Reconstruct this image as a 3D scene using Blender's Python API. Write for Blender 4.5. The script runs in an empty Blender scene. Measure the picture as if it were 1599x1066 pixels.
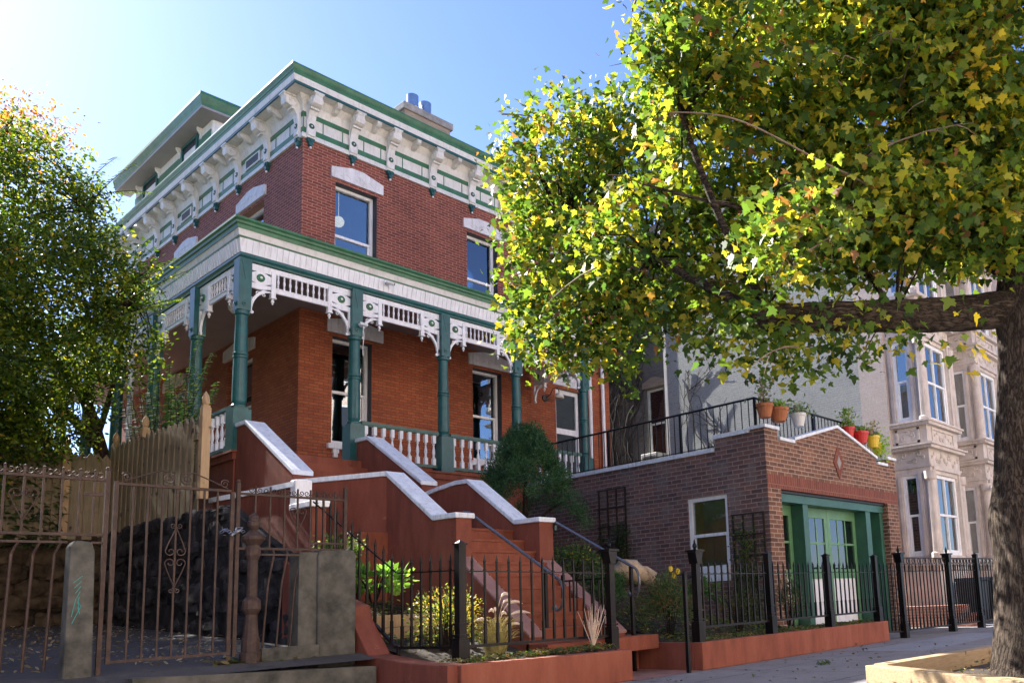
import bpy, math, random
import numpy as np
from mathutils import Vector, Matrix
R = math.radians
random.seed(7); RNG = np.random.default_rng(11)
scene = bpy.context.scene
COL = scene.collection

# ---------------- camera, sky, sun, exposure ----------------
cam = bpy.data.cameras.new('camera'); camo = bpy.data.objects.new('camera', cam); COL.objects.link(camo)
cam.sensor_fit = 'HORIZONTAL'; cam.sensor_width = 36.0; cam.lens = 28.823
cam.shift_x = -0.1653; cam.shift_y = 0.1338
cam.clip_start = 0.05; cam.clip_end = 2000
right = Vector((0.63059, -0.77465, -0.04758)); fwd = Vector((0.77167, 0.61926, 0.14505)); up = Vector((-0.08290, -0.12819, 0.98828))
M = Matrix((( right[0], up[0], -fwd[0], 0.0), (right[1], up[1], -fwd[1], 0.0), (right[2], up[2], -fwd[2], 0.95), (0, 0, 0, 1)))
camo.matrix_world = M
scene.camera = camo

SUN_EL, SUN_AZ = 38.0, -3.5            # azimuth from +Y, negative is towards -X
world = bpy.data.worlds.new("World"); scene.world = world; world.use_nodes = True
wn = world.node_tree.nodes; wl = world.node_tree.links
sky = wn.new('ShaderNodeTexSky'); sky.sky_type = 'NISHITA'; sky.sun_disc = False
sky.sun_elevation = R(SUN_EL); sky.sun_rotation = R(SUN_AZ); sky.air_density = 1.0; sky.dust_density = 0.4; sky.ozone_density = 2.5
wn['Background'].inputs['Strength'].default_value = 0.07
wb = wn.new('ShaderNodeMix'); wb.data_type = 'RGBA'; wb.blend_type = 'MULTIPLY'; wb.inputs[0].default_value = 1.0; wb.inputs[7].default_value = (0.68, 0.745, 1.0, 1)   # white balance of the photo
wl.new(sky.outputs[0], wb.inputs[6]); wl.new(wb.outputs[2], wn['Background'].inputs['Color'])
sl = bpy.data.lights.new('sun', 'SUN'); sl.energy = 5.0; sl.angle = R(0.53); sl.color = (1.0, 0.955, 0.89)
so = bpy.data.objects.new('sun', sl); COL.objects.link(so)
sd = Vector((math.sin(R(SUN_AZ)) * math.cos(R(SUN_EL)), math.cos(R(SUN_AZ)) * math.cos(R(SUN_EL)), math.sin(R(SUN_EL))))
so.rotation_euler = sd.to_track_quat('Z', 'Y').to_euler(); so.location = (0, 30, 40)
scene.view_settings.view_transform = 'Standard'; scene.view_settings.look = 'None'
scene.view_settings.gamma = 1.0; scene.view_settings.exposure = 2.05
scene.render.engine = 'CYCLES'
scene.cycles.max_bounces = 8; scene.cycles.transparent_max_bounces = 8

# ---------------- materials ----------------
MATS = {}
def nodes(name):
    m = bpy.data.materials.new(name); m.use_nodes = True
    nt = m.node_tree; b = nt.nodes['Principled BSDF']
    MATS[name] = m
    return m, nt, b
def pos(nt): return nt.nodes.new('ShaderNodeNewGeometry').outputs['Position']
def noise(nt, scale, detail=4, rough=0.6, vec=None):
    n = nt.nodes.new('ShaderNodeTexNoise'); n.inputs['Scale'].default_value = scale
    n.inputs['Detail'].default_value = detail; n.inputs['Roughness'].default_value = rough
    nt.links.new(vec if vec is not None else pos(nt), n.inputs['Vector'])
    return n.outputs['Fac']
def ramp(nt, fac, stops):
    r = nt.nodes.new('ShaderNodeValToRGB'); nt.links.new(fac, r.inputs[0])
    e = r.color_ramp.elements
    while len(e) < len(stops): e.new(0.5)
    for i, (p, c) in enumerate(stops):
        e[i].position = p; e[i].color = (c[0], c[1], c[2], 1) if not isinstance(c, (int, float)) else (c, c, c, 1)
    return r.outputs['Color']
def mixc(nt, fac, a, b, mode='MIX'):
    n = nt.nodes.new('ShaderNodeMix'); n.data_type = 'RGBA'; n.blend_type = mode
    for k, v in ((0, fac), (6, a), (7, b)):
        if isinstance(v, (int, float)): n.inputs[k].default_value = v
        elif isinstance(v, tuple): n.inputs[k].default_value = (*v, 1)
        else: nt.links.new(v, n.inputs[k])
    return n.outputs[2]
def bump(nt, b, h, strength=0.3, dist=0.01):
    n = nt.nodes.new('ShaderNodeBump'); n.inputs['Strength'].default_value = strength; n.inputs['Distance'].default_value = dist
    nt.links.new(h, n.inputs['Height']); nt.links.new(n.outputs[0], b.inputs['Normal'])
def paint(name, col, rough=0.45, var=0.12, scale=3.0, bmp=0.12, fine=60, metal=0.0, spec=0.5):
    m, nt, b = nodes(name)
    f = noise(nt, scale, 6, 0.65)
    lo = tuple(c * (1 - var * 1.6) for c in col); hi = tuple(min(1, c * (1 + var)) for c in col)
    c = ramp(nt, f, [(0.3, lo), (0.7, hi)])
    nt.links.new(c, b.inputs['Base Color'])
    b.inputs['Roughness'].default_value = rough; b.inputs['Metallic'].default_value = metal
    b.inputs['Specular IOR Level'].default_value = spec
    if bmp: bump(nt, b, noise(nt, fine, 3), bmp, 0.004)
    return m
def wallvec(nt, sx=1.0):
    p = pos(nt); s = nt.nodes.new('ShaderNodeSeparateXYZ'); nt.links.new(p, s.inputs[0])
    a = nt.nodes.new('ShaderNodeMath'); a.operation = 'ADD'; nt.links.new(s.outputs[0], a.inputs[0]); nt.links.new(s.outputs[1], a.inputs[1])
    c = nt.nodes.new('ShaderNodeCombineXYZ'); nt.links.new(a.outputs[0], c.inputs[0]); nt.links.new(s.outputs[2], c.inputs[1])
    return c.outputs[0]
def weather(name, streak, amount=.35):
    m = MATS[name]; nt = m.node_tree; b = nt.nodes['Principled BSDF']; l = b.inputs['Base Color'].links[0].from_socket
    mp = nt.nodes.new('ShaderNodeMapping'); nt.links.new(pos(nt), mp.inputs[0]); mp.inputs['Scale'].default_value = (5, 5, .7)
    f = ramp(nt, noise(nt, 3.2, 9, .75, mp.outputs[0]), [(.50, 0.0), (.68, amount)])
    nt.links.new(mixc(nt, f, l, streak), b.inputs['Base Color'])
def brick(name, c1, c2, mortar, w=0.215, h=0.0677, ms=0.0055, bias=0.0, stain=0.25, bs=0.6, dark=None, rough=0.85, smooth=0.15, third=None, bd=.008):
    m, nt, b = nodes(name)
    t = nt.nodes.new('ShaderNodeTexBrick'); v0 = wallvec(nt)
    wn_ = nt.nodes.new('ShaderNodeTexNoise'); wn_.inputs['Scale'].default_value = 3.5; wn_.inputs['Detail'].default_value = 5; nt.links.new(v0, wn_.inputs['Vector'])
    ws = nt.nodes.new('ShaderNodeVectorMath'); ws.operation = 'MULTIPLY'; ws.inputs[1].default_value = (.05, .022, 0); nt.links.new(wn_.outputs['Color'], ws.inputs[0])
    wa = nt.nodes.new('ShaderNodeVectorMath'); wa.operation = 'ADD'; nt.links.new(v0, wa.inputs[0]); nt.links.new(ws.outputs[0], wa.inputs[1]); v = wa.outputs[0]; nt.links.new(v, t.inputs['Vector'])
    t.inputs['Scale'].default_value = 1.0; t.inputs['Brick Width'].default_value = w; t.inputs['Row Height'].default_value = h
    t.inputs['Mortar Size'].default_value = ms; t.inputs['Mortar Smooth'].default_value = smooth; t.inputs['Bias'].default_value = bias
    t.inputs['Color1'].default_value = (*c1, 1); t.inputs['Color2'].default_value = (*c2, 1); t.inputs['Mortar'].default_value = (*mortar, 1)
    col = t.outputs['Color']
    if third:
        f3 = ramp(nt, noise(nt, 2.3, 3, 0.6), [(0.5, 0.0), (0.66, 1.0)])
        col = mixc(nt, f3, col, mixc(nt, 0.55, col, third))
    fine = ramp(nt, noise(nt, 22, 3, 0.7), [(0.25, 0.72), (0.75, 1.22)])
    col = mixc(nt, 0.7, col, fine, 'MULTIPLY')
    big = ramp(nt, noise(nt, 0.55, 6, 0.65), [(0.3, 1 - stain), (0.7, 1.0 + stain * 0.5)])
    col = mixc(nt, 1.0, col, big, 'MULTIPLY')
    nt.links.new(col, b.inputs['Base Color']); b.inputs['Roughness'].default_value = rough
    inv = nt.nodes.new('ShaderNodeMath'); inv.operation = 'SUBTRACT'; inv.inputs[0].default_value = 1.0; nt.links.new(t.outputs['Fac'], inv.inputs[1])
    ad = nt.nodes.new('ShaderNodeMath'); ad.operation = 'MULTIPLY_ADD'; nt.links.new(noise(nt, 30, 4), ad.inputs[0]); ad.inputs[1].default_value = 0.5; nt.links.new(inv.outputs[0], ad.inputs[2])
    bump(nt, b, ad.outputs[0], bs, bd)
    return m
brick('brick_upper', (.27, .065, .042), (.165, .038, .028), (.40, .22, .16), stain=.28, ms=.008, smooth=.1)
brick('brick_lower', (.44, .13, .05), (.33, .085, .036), (.19, .06, .03), stain=.32, ms=.006, bs=.9)
brick('brick_garage', (.24, .12, .095), (.11, .065, .06), (.34, .27, .24), w=.25, h=.0825, stain=.3, ms=.009, bs=.9, third=(.22, .19, .18))
brick('brick_garage_front', (.26, .115, .065), (.12, .052, .036), (.40, .30, .22), w=.25, h=.0825, stain=.25, ms=.010, bs=1.0)
brick('brick_soldier', (.24, .065, .038), (.16, .045, .03), (.30, .16, .11), w=.08, h=.27, ms=.006, stain=.2)
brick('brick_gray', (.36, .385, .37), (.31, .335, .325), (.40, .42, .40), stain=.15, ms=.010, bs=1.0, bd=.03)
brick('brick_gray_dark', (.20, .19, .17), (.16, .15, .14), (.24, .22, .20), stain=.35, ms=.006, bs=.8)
brick('brick_pink', (.60, .52, .46), (.55, .47, .42), (.50, .43, .38), stain=.12, ms=.005)
brick('brick_tan', (.42, .33, .24), (.34, .26, .19), (.40, .33, .26), stain=.25)
brick('brick_street', (.70, .55, .46), (.60, .46, .38), (.72, .65, .58), stain=.15)
brick('brick_steps', (.36, .14, .09), (.28, .10, .07), (.42, .32, .26), stain=.3)
paint('white', (.88, .89, .90), .5, .06, 4, .15)
paint('offwhite', (.74, .73, .68), .5, .08, 3, .15)
paint('cap_white', (.80, .85, .90), .6, .08, 6, .35, 35)
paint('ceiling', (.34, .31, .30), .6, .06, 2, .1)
paint('teal', (.015, .105, .10), .35, .2, 5, .1)
paint('green', (.045, .17, .075), .4, .22, 4, .15)
paint('dark_green', (.02, .085, .06), .4, .2, 4, .12)
paint('garage_green', (.13, .30, .14), .4, .12, 4, .1)
paint('garage_green_dark', (.035, .125, .085), .4, .15, 4, .1)
paint('green_rail', (.04, .12, .09), .4, .2, 6, .1)
paint('slate_roof', (.05, .05, .05), .9, .2, 3, .2)  # one even near-black for all roof surfaces
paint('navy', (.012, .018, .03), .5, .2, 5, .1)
paint('stone_lintel', (.74, .74, .75), .75, .12, 5, .4, 40)
paint('black_iron', (.005, .005, .006), .36, .3, 8, .25, 120, spec=.25)
paint('rail_metal', (.16, .17, .19), .25, .1, 6, .1, metal=.6)  # grey-blue base stands for the sky reflected on the rails
paint('deck', (.2, .19, .18), .9, .2, 3, .2)
paint('concrete', (.10, .096, .078), .9, .45, 4, .9, 26)
paint('pale_concrete', (.34, .32, .29), .9, .25, 5, .6, 30)
paint('brownstone', (.62, .55, .49), .85, .16, 2.5, .5, 18)
paint('soil', (.045, .032, .022), 1.0, .5, 9, 1.0, 30)
paint('terracotta', (.42, .15, .06), .8, .1, 10, .2)
paint('red_plastic', (.55, .02, .015), .35, .05, 6, 0)
paint('yellow_plastic', (.75, .52, .03), .35, .05, 6, 0)
paint('white_plastic', (.7, .7, .68), .35, .05, 6, 0)
paint('steel', (.55, .55, .56), .18, .08, 5, .05, 40, metal=1.0)
paint('boulder', (.40, .30, .20), .9, .35, 5, .9, 14)
paint('dark_plastic', (.015, .016, .018), .45, .3, 5, .1)
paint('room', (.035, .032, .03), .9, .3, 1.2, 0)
paint('curtain', (.25, .24, .22), .9, .3, 5, 0)
paint('yellow_wood', (.7, .5, .14), .7, .15, 6, .2)
paint('ac_white', (.6, .6, .56), .5, .12, 9, .2)
paint('vine_stem', (.05, .038, .028), .9, .3, 8, 0)
paint('dry_stem', (.38, .26, .16), .9, .3, 8, 0)
paint('seed_head', (.75, .60, .46), .9, .15, 30, .3)
paint('porcelain', (.8, .78, .7), .3, .05, 4, 0)
paint('rubble_mortar', (.035, .034, .034), 1, .4, 5, .8, 18, spec=.05)
paint('brass_dark', (.03, .022, .016), .5, .2, 5, 0)
paint('sign_face', (.7, .68, .6), .5, .05, 5, 0)
paint('sign_yellow', (.75, .45, .05), .5, .05, 5, 0)
paint('chain', (.45, .45, .46), .3, .2, 20, .1, metal=.9)
def stucco(name, base, streak):
    m, nt, b = nodes(name)
    p = pos(nt); mp = nt.nodes.new('ShaderNodeMapping'); nt.links.new(p, mp.inputs[0]); mp.inputs['Scale'].default_value = (3, 3, .8)
    f = noise(nt, 1.3, 8, .7, mp.outputs[0])
    c = ramp(nt, f, [(.28, tuple(x * .60 for x in base)), (.5, base), (.75, streak)])
    nt.links.new(c, b.inputs['Base Color']); b.inputs['Roughness'].default_value = .8
    # scuffs and chips
    k = ramp(nt, noise(nt, 4.5, 10, .78), [(.60, 0.0), (.66, .5)])
    c = mixc(nt, k, c, tuple(min(1, x * 1.7 + .05) for x in base)); nt.links.new(c, b.inputs['Base Color'])
    bump(nt, b, noise(nt, 28, 5, .7), .5, .008)
stucco('stucco_red_shaded', (.215, .056, .030), (.26, .09, .052))  # same paint as the next, darkened for faces turned from the light
stucco('stucco_red_lit', (.25, .066, .032), (.30, .10, .055))  # same paint again, lightened for fronts and steps that catch light
stucco('path_paint', (.30, .155, .13), (.36, .22, .19))
def rust():
    m, nt, b = nodes('rust')
    c = ramp(nt, noise(nt, 14, 6, .7), [(.3, (.028, .015, .011)), (.55, (.060, .033, .022)), (.8, (.10, .066, .052))])
    nt.links.new(c, b.inputs['Base Color']); b.inputs['Roughness'].default_value = .7; bump(nt, b, noise(nt, 90, 4), .5, .004)
rust()
def wood(name, c1, c2, axis_scale, knots=True):
    m, nt, b = nodes(name)
    p = pos(nt); mp = nt.nodes.new('ShaderNodeMapping'); nt.links.new(p, mp.inputs[0]); mp.inputs['Scale'].default_value = axis_scale
    f = noise(nt, 9, 6, .65, mp.outputs[0]); c = ramp(nt, f, [(.3, c2), (.7, c1)])
    if knots:
        k = ramp(nt, noise(nt, 6, 1, .3), [(.26, (.22, .22, .22)), (.31, (1, 1, 1))])
        c = mixc(nt, 1.0, c, k, 'MULTIPLY')
    nt.links.new(c, b.inputs['Base Color']); b.inputs['Roughness'].default_value = .75; bump(nt, b, f, .35, .006)
wood('pine', (.52, .36, .19), (.38, .24, .12), (4, 4, .5))
wood('pine_gray', (.28, .225, .13), (.165, .13, .075), (4, 4, .4))
wood('timber', (.42, .31, .18), (.28, .19, .09), (.6, 4, 6))
def bark(name, c1, c2, s=7, sc=(2.0, 2.0, .30)):
    m, nt, b = nodes(name)
    mp = nt.nodes.new('ShaderNodeMapping'); nt.links.new(pos(nt), mp.inputs[0]); mp.inputs['Scale'].default_value = sc
    n = noise(nt, s * 1.6, 7, .62, mp.outputs[0])
    a = nt.nodes.new('ShaderNodeMath'); a.operation = 'SUBTRACT'; nt.links.new(n, a.inputs[0]); a.inputs[1].default_value = .5
    ab = nt.nodes.new('ShaderNodeMath'); ab.operation = 'ABSOLUTE'; nt.links.new(a.outputs[0], ab.inputs[0])
    f = ramp(nt, ab.outputs[0], [(.0, 0.0), (.045, .55), (.16, 1.0)])
    c = mixc(nt, f, c2, mixc(nt, noise(nt, 5, 6, .7), tuple(x * .55 for x in c1), tuple(x * 1.6 for x in c1)))
    nt.links.new(c, b.inputs['Base Color']); b.inputs['Roughness'].default_value = .95; b.inputs['Specular IOR Level'].default_value = .2
    d = nt.nodes.new('ShaderNodeMath'); d.operation = 'MULTIPLY_ADD'; nt.links.new(noise(nt, 45, 4, .7), d.inputs[0]); d.inputs[1].default_value = .3; nt.links.new(f, d.inputs[2])
    bump(nt, b, d.outputs[0], 1.0, .035)
bark('bark', (.12, .09, .068), (.03, .022, .017))
bark('bark_limb', (.10, .075, .055), (.025, .018, .014), sc=(.5, .5, 2.0))
bark('bark_thin', (.07, .052, .04), (.02, .015, .012), 12)
for n_, c_, a_ in (('white', (.52, .50, .45), .55), ('offwhite', (.45, .41, .34), .6), ('cap_white', (.45, .42, .38), .7), ('stone_lintel', (.42, .40, .37), .7), ('teal', (.06, .10, .09), .5), ('green', (.09, .13, .08), .5), ('garage_green', (.10, .15, .09), .45), ('black_iron', (.05, .03, .02), .4), ('brownstone', (.36, .31, .27), .6)): weather(n_, c_, a_)
def glass(name, dark, refl):
    m = bpy.data.materials.new(name); m.use_nodes = True; MATS[name] = m
    nt = m.node_tree; nt.nodes.clear(); o = nt.nodes.new('ShaderNodeOutputMaterial')
    tr = nt.nodes.new('ShaderNodeBsdfTransparent'); tr.inputs[0].default_value = (*dark, 1)
    gl = nt.nodes.new('ShaderNodeBsdfGlossy'); gl.inputs['Roughness'].default_value = .0
    gl.inputs['Color'].default_value = (.9, .95, 1, 1)
    fr = nt.nodes.new('ShaderNodeFresnel'); fr.inputs[0].default_value = 1.5
    a = nt.nodes.new('ShaderNodeMath'); a.operation = 'MULTIPLY_ADD'; a.inputs[1].default_value = 1.0; a.inputs[2].default_value = refl; a.use_clamp = True
    nt.links.new(fr.outputs[0], a.inputs[0])
    # old panes are slightly wavy, which bends their reflections
    bp = nt.nodes.new('ShaderNodeBump'); bp.inputs['Strength'].default_value = .10; bp.inputs['Distance'].default_value = .012
    ns = nt.nodes.new('ShaderNodeTexNoise'); ns.inputs['Scale'].default_value = 2.6; ns.inputs['Detail'].default_value = 0
    g = nt.nodes.new('ShaderNodeNewGeometry'); nt.links.new(g.outputs['Position'], ns.inputs['Vector']); nt.links.new(ns.outputs['Fac'], bp.inputs['Height'])
    nt.links.new(bp.outputs[0], gl.inputs['Normal'])
    mx = nt.nodes.new('ShaderNodeMixShader'); nt.links.new(a.outputs[0], mx.inputs[0]); nt.links.new(tr.outputs[0], mx.inputs[1]); nt.links.new(gl.outputs[0], mx.inputs[2])
    nt.links.new(mx.outputs[0], o.inputs[0])
glass('glass', (.75, .8, .78), .16)
glass('glass_dim', (.45, .47, .45), .10)
def lampglow(name, col, s):
    m, nt, b = nodes(name); b.inputs['Base Color'].default_value = (.8, .75, .6, 1); b.inputs['Emission Color'].default_value = (*col, 1); b.inputs['Emission Strength'].default_value = s
lampglow('glow', (1, .86, .66), .30)
def ground_mat(name, c1, c2, joints=None, leaves=0.0):
    m, nt, b = nodes(name)
    f = noise(nt, 1.1, 8, .7); c = ramp(nt, f, [(.3, c1), (.7, c2)])
    sp = ramp(nt, noise(nt, 70, 3, .8), [(.35, .75), (.65, 1.2)])
    c = mixc(nt, 1.0, c, sp, 'MULTIPLY')
    if joints:
        t = nt.nodes.new('ShaderNodeTexBrick'); nt.links.new(pos(nt), t.inputs['Vector']); t.offset = 0
        t.inputs['Scale'].default_value = 1; t.inputs['Brick Width'].default_value = joints; t.inputs['Row Height'].default_value = joints; t.inputs['Mortar Size'].default_value = .012
        c = mixc(nt, t.outputs['Fac'], c, mixc(nt, .6, c, (.02, .02, .02)))
    st_ = ramp(nt, noise(nt, 2.6, 9, .8), [(.36, .62), (.47, 1.0)]); c = mixc(nt, 1.0, c, st_, 'MULTIPLY')
    gum = ramp(nt, noise(nt, 9, 1, .3), [(.24, .45), (.27, 1.0)]); c = mixc(nt, 1.0, c, gum, 'MULTIPLY')
    nt.links.new(c, b.inputs['Base Color']); b.inputs['Roughness'].default_value = .9
    bump(nt, b, noise(nt, 55, 5, .7), .5, .008)
ground_mat('sidewalk', (.19, .18, .18), (.27, .26, .26), 1.5)
ground_mat('sidewalk_light', (.24, .25, .27), (.30, .31, .33))
ground_mat('asphalt', (.20, .195, .19), (.28, .275, .27))
ground_mat('driveway', (.045, .042, .042), (.085, .08, .078))
ground_mat('land', (.06, .06, .05), (.10, .09, .07))
def leafmat(name, trans=.5, rough=.5):
    m = bpy.data.materials.new(name); m.use_nodes = True; MATS[name] = m
    nt = m.node_tree; nt.nodes.clear(); o = nt.nodes.new('ShaderNodeOutputMaterial')
    at = nt.nodes.new('ShaderNodeAttribute'); at.attribute_name = 'leafcol'
    b = nt.nodes.new('ShaderNodeBsdfPrincipled'); b.inputs['Roughness'].default_value = rough; nt.links.new(at.outputs['Color'], b.inputs['Base Color'])
    b.inputs['Specular IOR Level'].default_value = .35
    t = nt.nodes.new('ShaderNodeBsdfTranslucent')
    mu = mixc(nt, 1.0, at.outputs['Color'], (1.75, 1.6, .75), 'MULTIPLY'); nt.links.new(mu, t.inputs[0])
    mx = nt.nodes.new('ShaderNodeMixShader'); mx.inputs[0].default_value = trans
    nt.links.new(b.outputs[0], mx.inputs[1]); nt.links.new(t.outputs[0], mx.inputs[2]); nt.links.new(mx.outputs[0], o.inputs[0])
leafmat('leaf', .55); leafmat('leaf_small', .5); leafmat('needle', .15, .7)

# ---------------- mesh helpers ----------------
def newobj(name, me, parent=None, loc=(0, 0, 0), rot=0.0, label=None):
    o = bpy.data.objects.new(name, me); COL.objects.link(o)
    if parent is not None: o.parent = parent
    o.location = loc; o.rotation_euler = (0, 0, rot)
    if label: o['label'] = label
    return o
def wloc(o):
    v = Vector((0, 0, 0))
    while o is not None: v = v + Vector(o.location); o = o.parent
    return v
def tag(o, label, cat, group=None):
    o['label'] = label; o['category'] = cat
    if group: o['group'] = group
    return o
def thing(name, label, cat, loc, group=None):
    return tag(newobj(name, None, None, loc), label, cat, group)
class MB:
    def __init__(s): s.v = []; s.f = []; s.mi = []
    def add(s, vs, fs, mi=0):
        n = len(s.v); s.v += [tuple(v) for v in vs]; s.f += [tuple(i + n for i in f) for f in fs]; s.mi += [mi] * len(fs); return s
    def box(s, x0, x1, y0, y1, z0, z1, mi=0):
        return s.add([(x0, y0, z0), (x1, y0, z0), (x1, y1, z0), (x0, y1, z0), (x0, y0, z1), (x1, y0, z1), (x1, y1, z1), (x0, y1, z1)],
                     [(0, 3, 2, 1), (4, 5, 6, 7), (0, 1, 5, 4), (1, 2, 6, 5), (2, 3, 7, 6), (3, 0, 4, 7)], mi)
    def cbox(s, c, h, mi=0): return s.box(c[0] - h[0], c[0] + h[0], c[1] - h[1], c[1] + h[1], c[2] - h[2], c[2] + h[2], mi)
    def prism(s, poly, a, b, axis='y', mi=0):
        # poly in the two other axes; extruded from a to b along axis
        n = len(poly)
        def P(p, t): return {'x': (t, p[0], p[1]), 'y': (p[0], t, p[1]), 'z': (p[0], p[1], t)}[axis]
        ar = sum(poly[i][0] * poly[(i + 1) % n][1] - poly[(i + 1) % n][0] * poly[i][1] for i in range(n))
        flip = (ar > 0) == (axis != 'y')
        vs = [P(p, a) for p in poly] + [P(p, b) for p in poly]
        fs = [tuple(range(n - 1, -1, -1)), tuple(range(n, 2 * n))] + [(i, (i + 1) % n, n + (i + 1) % n, n + i) for i in range(n)]
        if not flip: fs = [tuple(reversed(f)) for f in fs]
        return s.add(vs, fs, mi)
    def tube(s, pts, r, n=8, mi=0, cap=True):
        pts = [Vector(p) for p in pts]; rs = r if isinstance(r, (list, tuple)) else [r] * len(pts)
        vs = []; t0 = None; u = None
        for i, p in enumerate(pts):
            t = (pts[min(i + 1, len(pts) - 1)] - pts[max(i - 1, 0)])
            if t.length < 1e-9: t = Vector((0, 0, 1))
            t.normalize()
            if u is None: u = t.orthogonal().normalized()
            else:
                u = u - t * u.dot(t); u = u.normalized() if u.length > 1e-6 else t.orthogonal().normalized()
            w = t.cross(u)
            for k in range(n):
                a = 2 * math.pi * k / n; vs.append(p + (u * math.cos(a) + w * math.sin(a)) * rs[i])
        fs = []
        for i in range(len(pts) - 1):
            for k in range(n): fs.append((i * n + k, i * n + (k + 1) % n, (i + 1) * n + (k + 1) % n, (i + 1) * n + k))
        if cap: fs += [tuple(range(n - 1, -1, -1)), tuple((len(pts) - 1) * n + k for k in range(n))]
        return s.add(vs, fs, mi)
    def lathe(s, prof, c, n=16, mi=0, axis='z', sq=False):
        # prof: (r, h) list
        vs = []
        for r, h in prof:
            for k in range(n):
                a = 2 * math.pi * (k + .5) / n; x, y = r * math.cos(a), r * math.sin(a)
                if axis == 'z': vs.append((c[0] + x, c[1] + y, c[2] + h))
                elif axis == 'y': vs.append((c[0] + x, c[1] - h, c[2] + y))
                else: vs.append((c[0] + h, c[1] + x, c[2] + y))
        fs = []
        for i in range(len(prof) - 1):
            for k in range(n): fs.append((i * n + k, i * n + (k + 1) % n, (i + 1) * n + (k + 1) % n, (i + 1) * n + k))
        fs += [tuple(range(n - 1, -1, -1)), tuple((len(prof) - 1) * n + k for k in range(n))]
        return s.add(vs, fs, mi)
    def ball(s, c, r, n=12, m=8, sc=(1, 1, 1), mi=0):
        prof = [(max(1e-4, r * math.sin(math.pi * i / m)), -r * math.cos(math.pi * i / m)) for i in range(m + 1)]
        k0 = len(s.v); s.lathe(prof, (0, 0, 0), n, mi)
        for i in range(k0, len(s.v)): x, y, z = s.v[i]; s.v[i] = (c[0] + x * sc[0], c[1] + y * sc[1], c[2] + z * sc[2])
        return s
    def L(s, prof, x0, y0, xend, yend, mi=0):
        # closed profile (offset, z) swept round the front-left corner of a building
        n = len(prof); vs = []
        for st in range(3):
            for o, z in prof:
                vs.append(((x0 - o, yend, z), (x0 - o, y0 - o, z), (xend, y0 - o, z))[st])
        fs = []
        for st in range(2):
            for k in range(n): fs.append((st * n + k, st * n + (k + 1) % n, (st + 1) * n + (k + 1) % n, (st + 1) * n + k))
        fs += [tuple(range(n - 1, -1, -1)), tuple(2 * n + k for k in range(n))]
        return s.add(vs, fs, mi)
    def wall(s, axis, plane, u0, u1, z0, z1, holes, depth, back=0.25, mi=0, top=None):
        # wall slab with rectangular openings; axis 'y': faces -Y, axis 'x': faces -X
        us = sorted({u0, u1, *[h[0] for h in holes], *[h[1] for h in holes]}); zs = sorted({z0, z1, *[h[2] for h in holes], *[h[3] for h in holes]})
        def P(u, d, z): return (u, plane + d, z) if axis == 'y' else (plane + d, u, z)
        def q(a, b, c, d):
            s.add([a, b, c, d], [(0, 1, 2, 3)] if axis == 'y' else [(3, 2, 1, 0)], mi)
        for i in range(len(us) - 1):
            for j in range(len(zs) - 1):
                cu, cz = (us[i] + us[i + 1]) / 2, (zs[j] + zs[j + 1]) / 2
                if any(h[0] < cu < h[1] and h[2] < cz < h[3] for h in holes): continue
                q(P(us[i], 0, zs[j]), P(us[i + 1], 0, zs[j]), P(us[i + 1], 0, zs[j + 1]), P(us[i], 0, zs[j + 1]))
                q(P(us[i], back, zs[j + 1]), P(us[i + 1], back, zs[j + 1]), P(us[i + 1], back, zs[j]), P(us[i], back, zs[j]))
        for a, b, c, d in holes:
            q(P(a, 0, c), P(a, 0, d), P(a, back, d), P(a, back, c)); q(P(b, 0, d), P(b, 0, c), P(b, back, c), P(b, back, d))
            q(P(a, 0, d), P(b, 0, d), P(b, back, d), P(a, back, d)); q(P(b, 0, c), P(a, 0, c), P(a, back, c), P(b, back, c))
        q(P(u0, 0, z1), P(u1, 0, z1), P(u1, back, z1), P(u0, back, z1)); q(P(u1, 0, z0), P(u0, 0, z0), P(u0, back, z0), P(u1, back, z0))
        q(P(u0, 0, z0), P(u0, 0, z1), P(u0, back, z1), P(u0, back, z0)); q(P(u1, 0, z1), P(u1, 0, z0), P(u1, back, z0), P(u1, back, z1))
        return s
    def mesh(s, name, mats, smooth=False, off=(0, 0, 0)):
        me = bpy.data.meshes.new(name)
        me.from_pydata([(x - off[0], y - off[1], z - off[2]) for x, y, z in s.v], [], s.f)
        for m in (mats if isinstance(mats, (list, tuple)) else [mats]): me.materials.append(MATS[m])
        if any(s.mi): me.polygons.foreach_set('material_index', s.mi)
        if smooth: me.polygons.foreach_set('use_smooth', [True] * len(me.polygons))
        me.update(); return me
    def build(s, name, mats, parent=None, label=None, smooth=False, bevel=0.0):
        a = np.array(s.v); lo = a.min(0); hi = a.max(0); o = ((lo[0] + hi[0]) / 2, (lo[1] + hi[1]) / 2, lo[2])
        me = s.mesh(name, mats, smooth, o)
        base = wloc(parent) if parent is not None else Vector((0, 0, 0))
        ob = newobj(name, me, parent, Vector(o) - base, 0, label)
        if bevel:
            b = ob.modifiers.new('bevel', 'BEVEL'); b.width = bevel; b.segments = 2; b.limit_method = 'ANGLE'
        return ob
def inst(name, me, parent, w, rot=0.0, label=None):
    return newobj(name, me, parent, Vector(w) - wloc(parent), rot, label)
def structure(name, mb, mat):
    o = mb.build(name, mat); o['kind'] = 'structure'; return o
def autosmooth(me):
    me.polygons.foreach_set('use_smooth', [True] * len(me.polygons))

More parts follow.
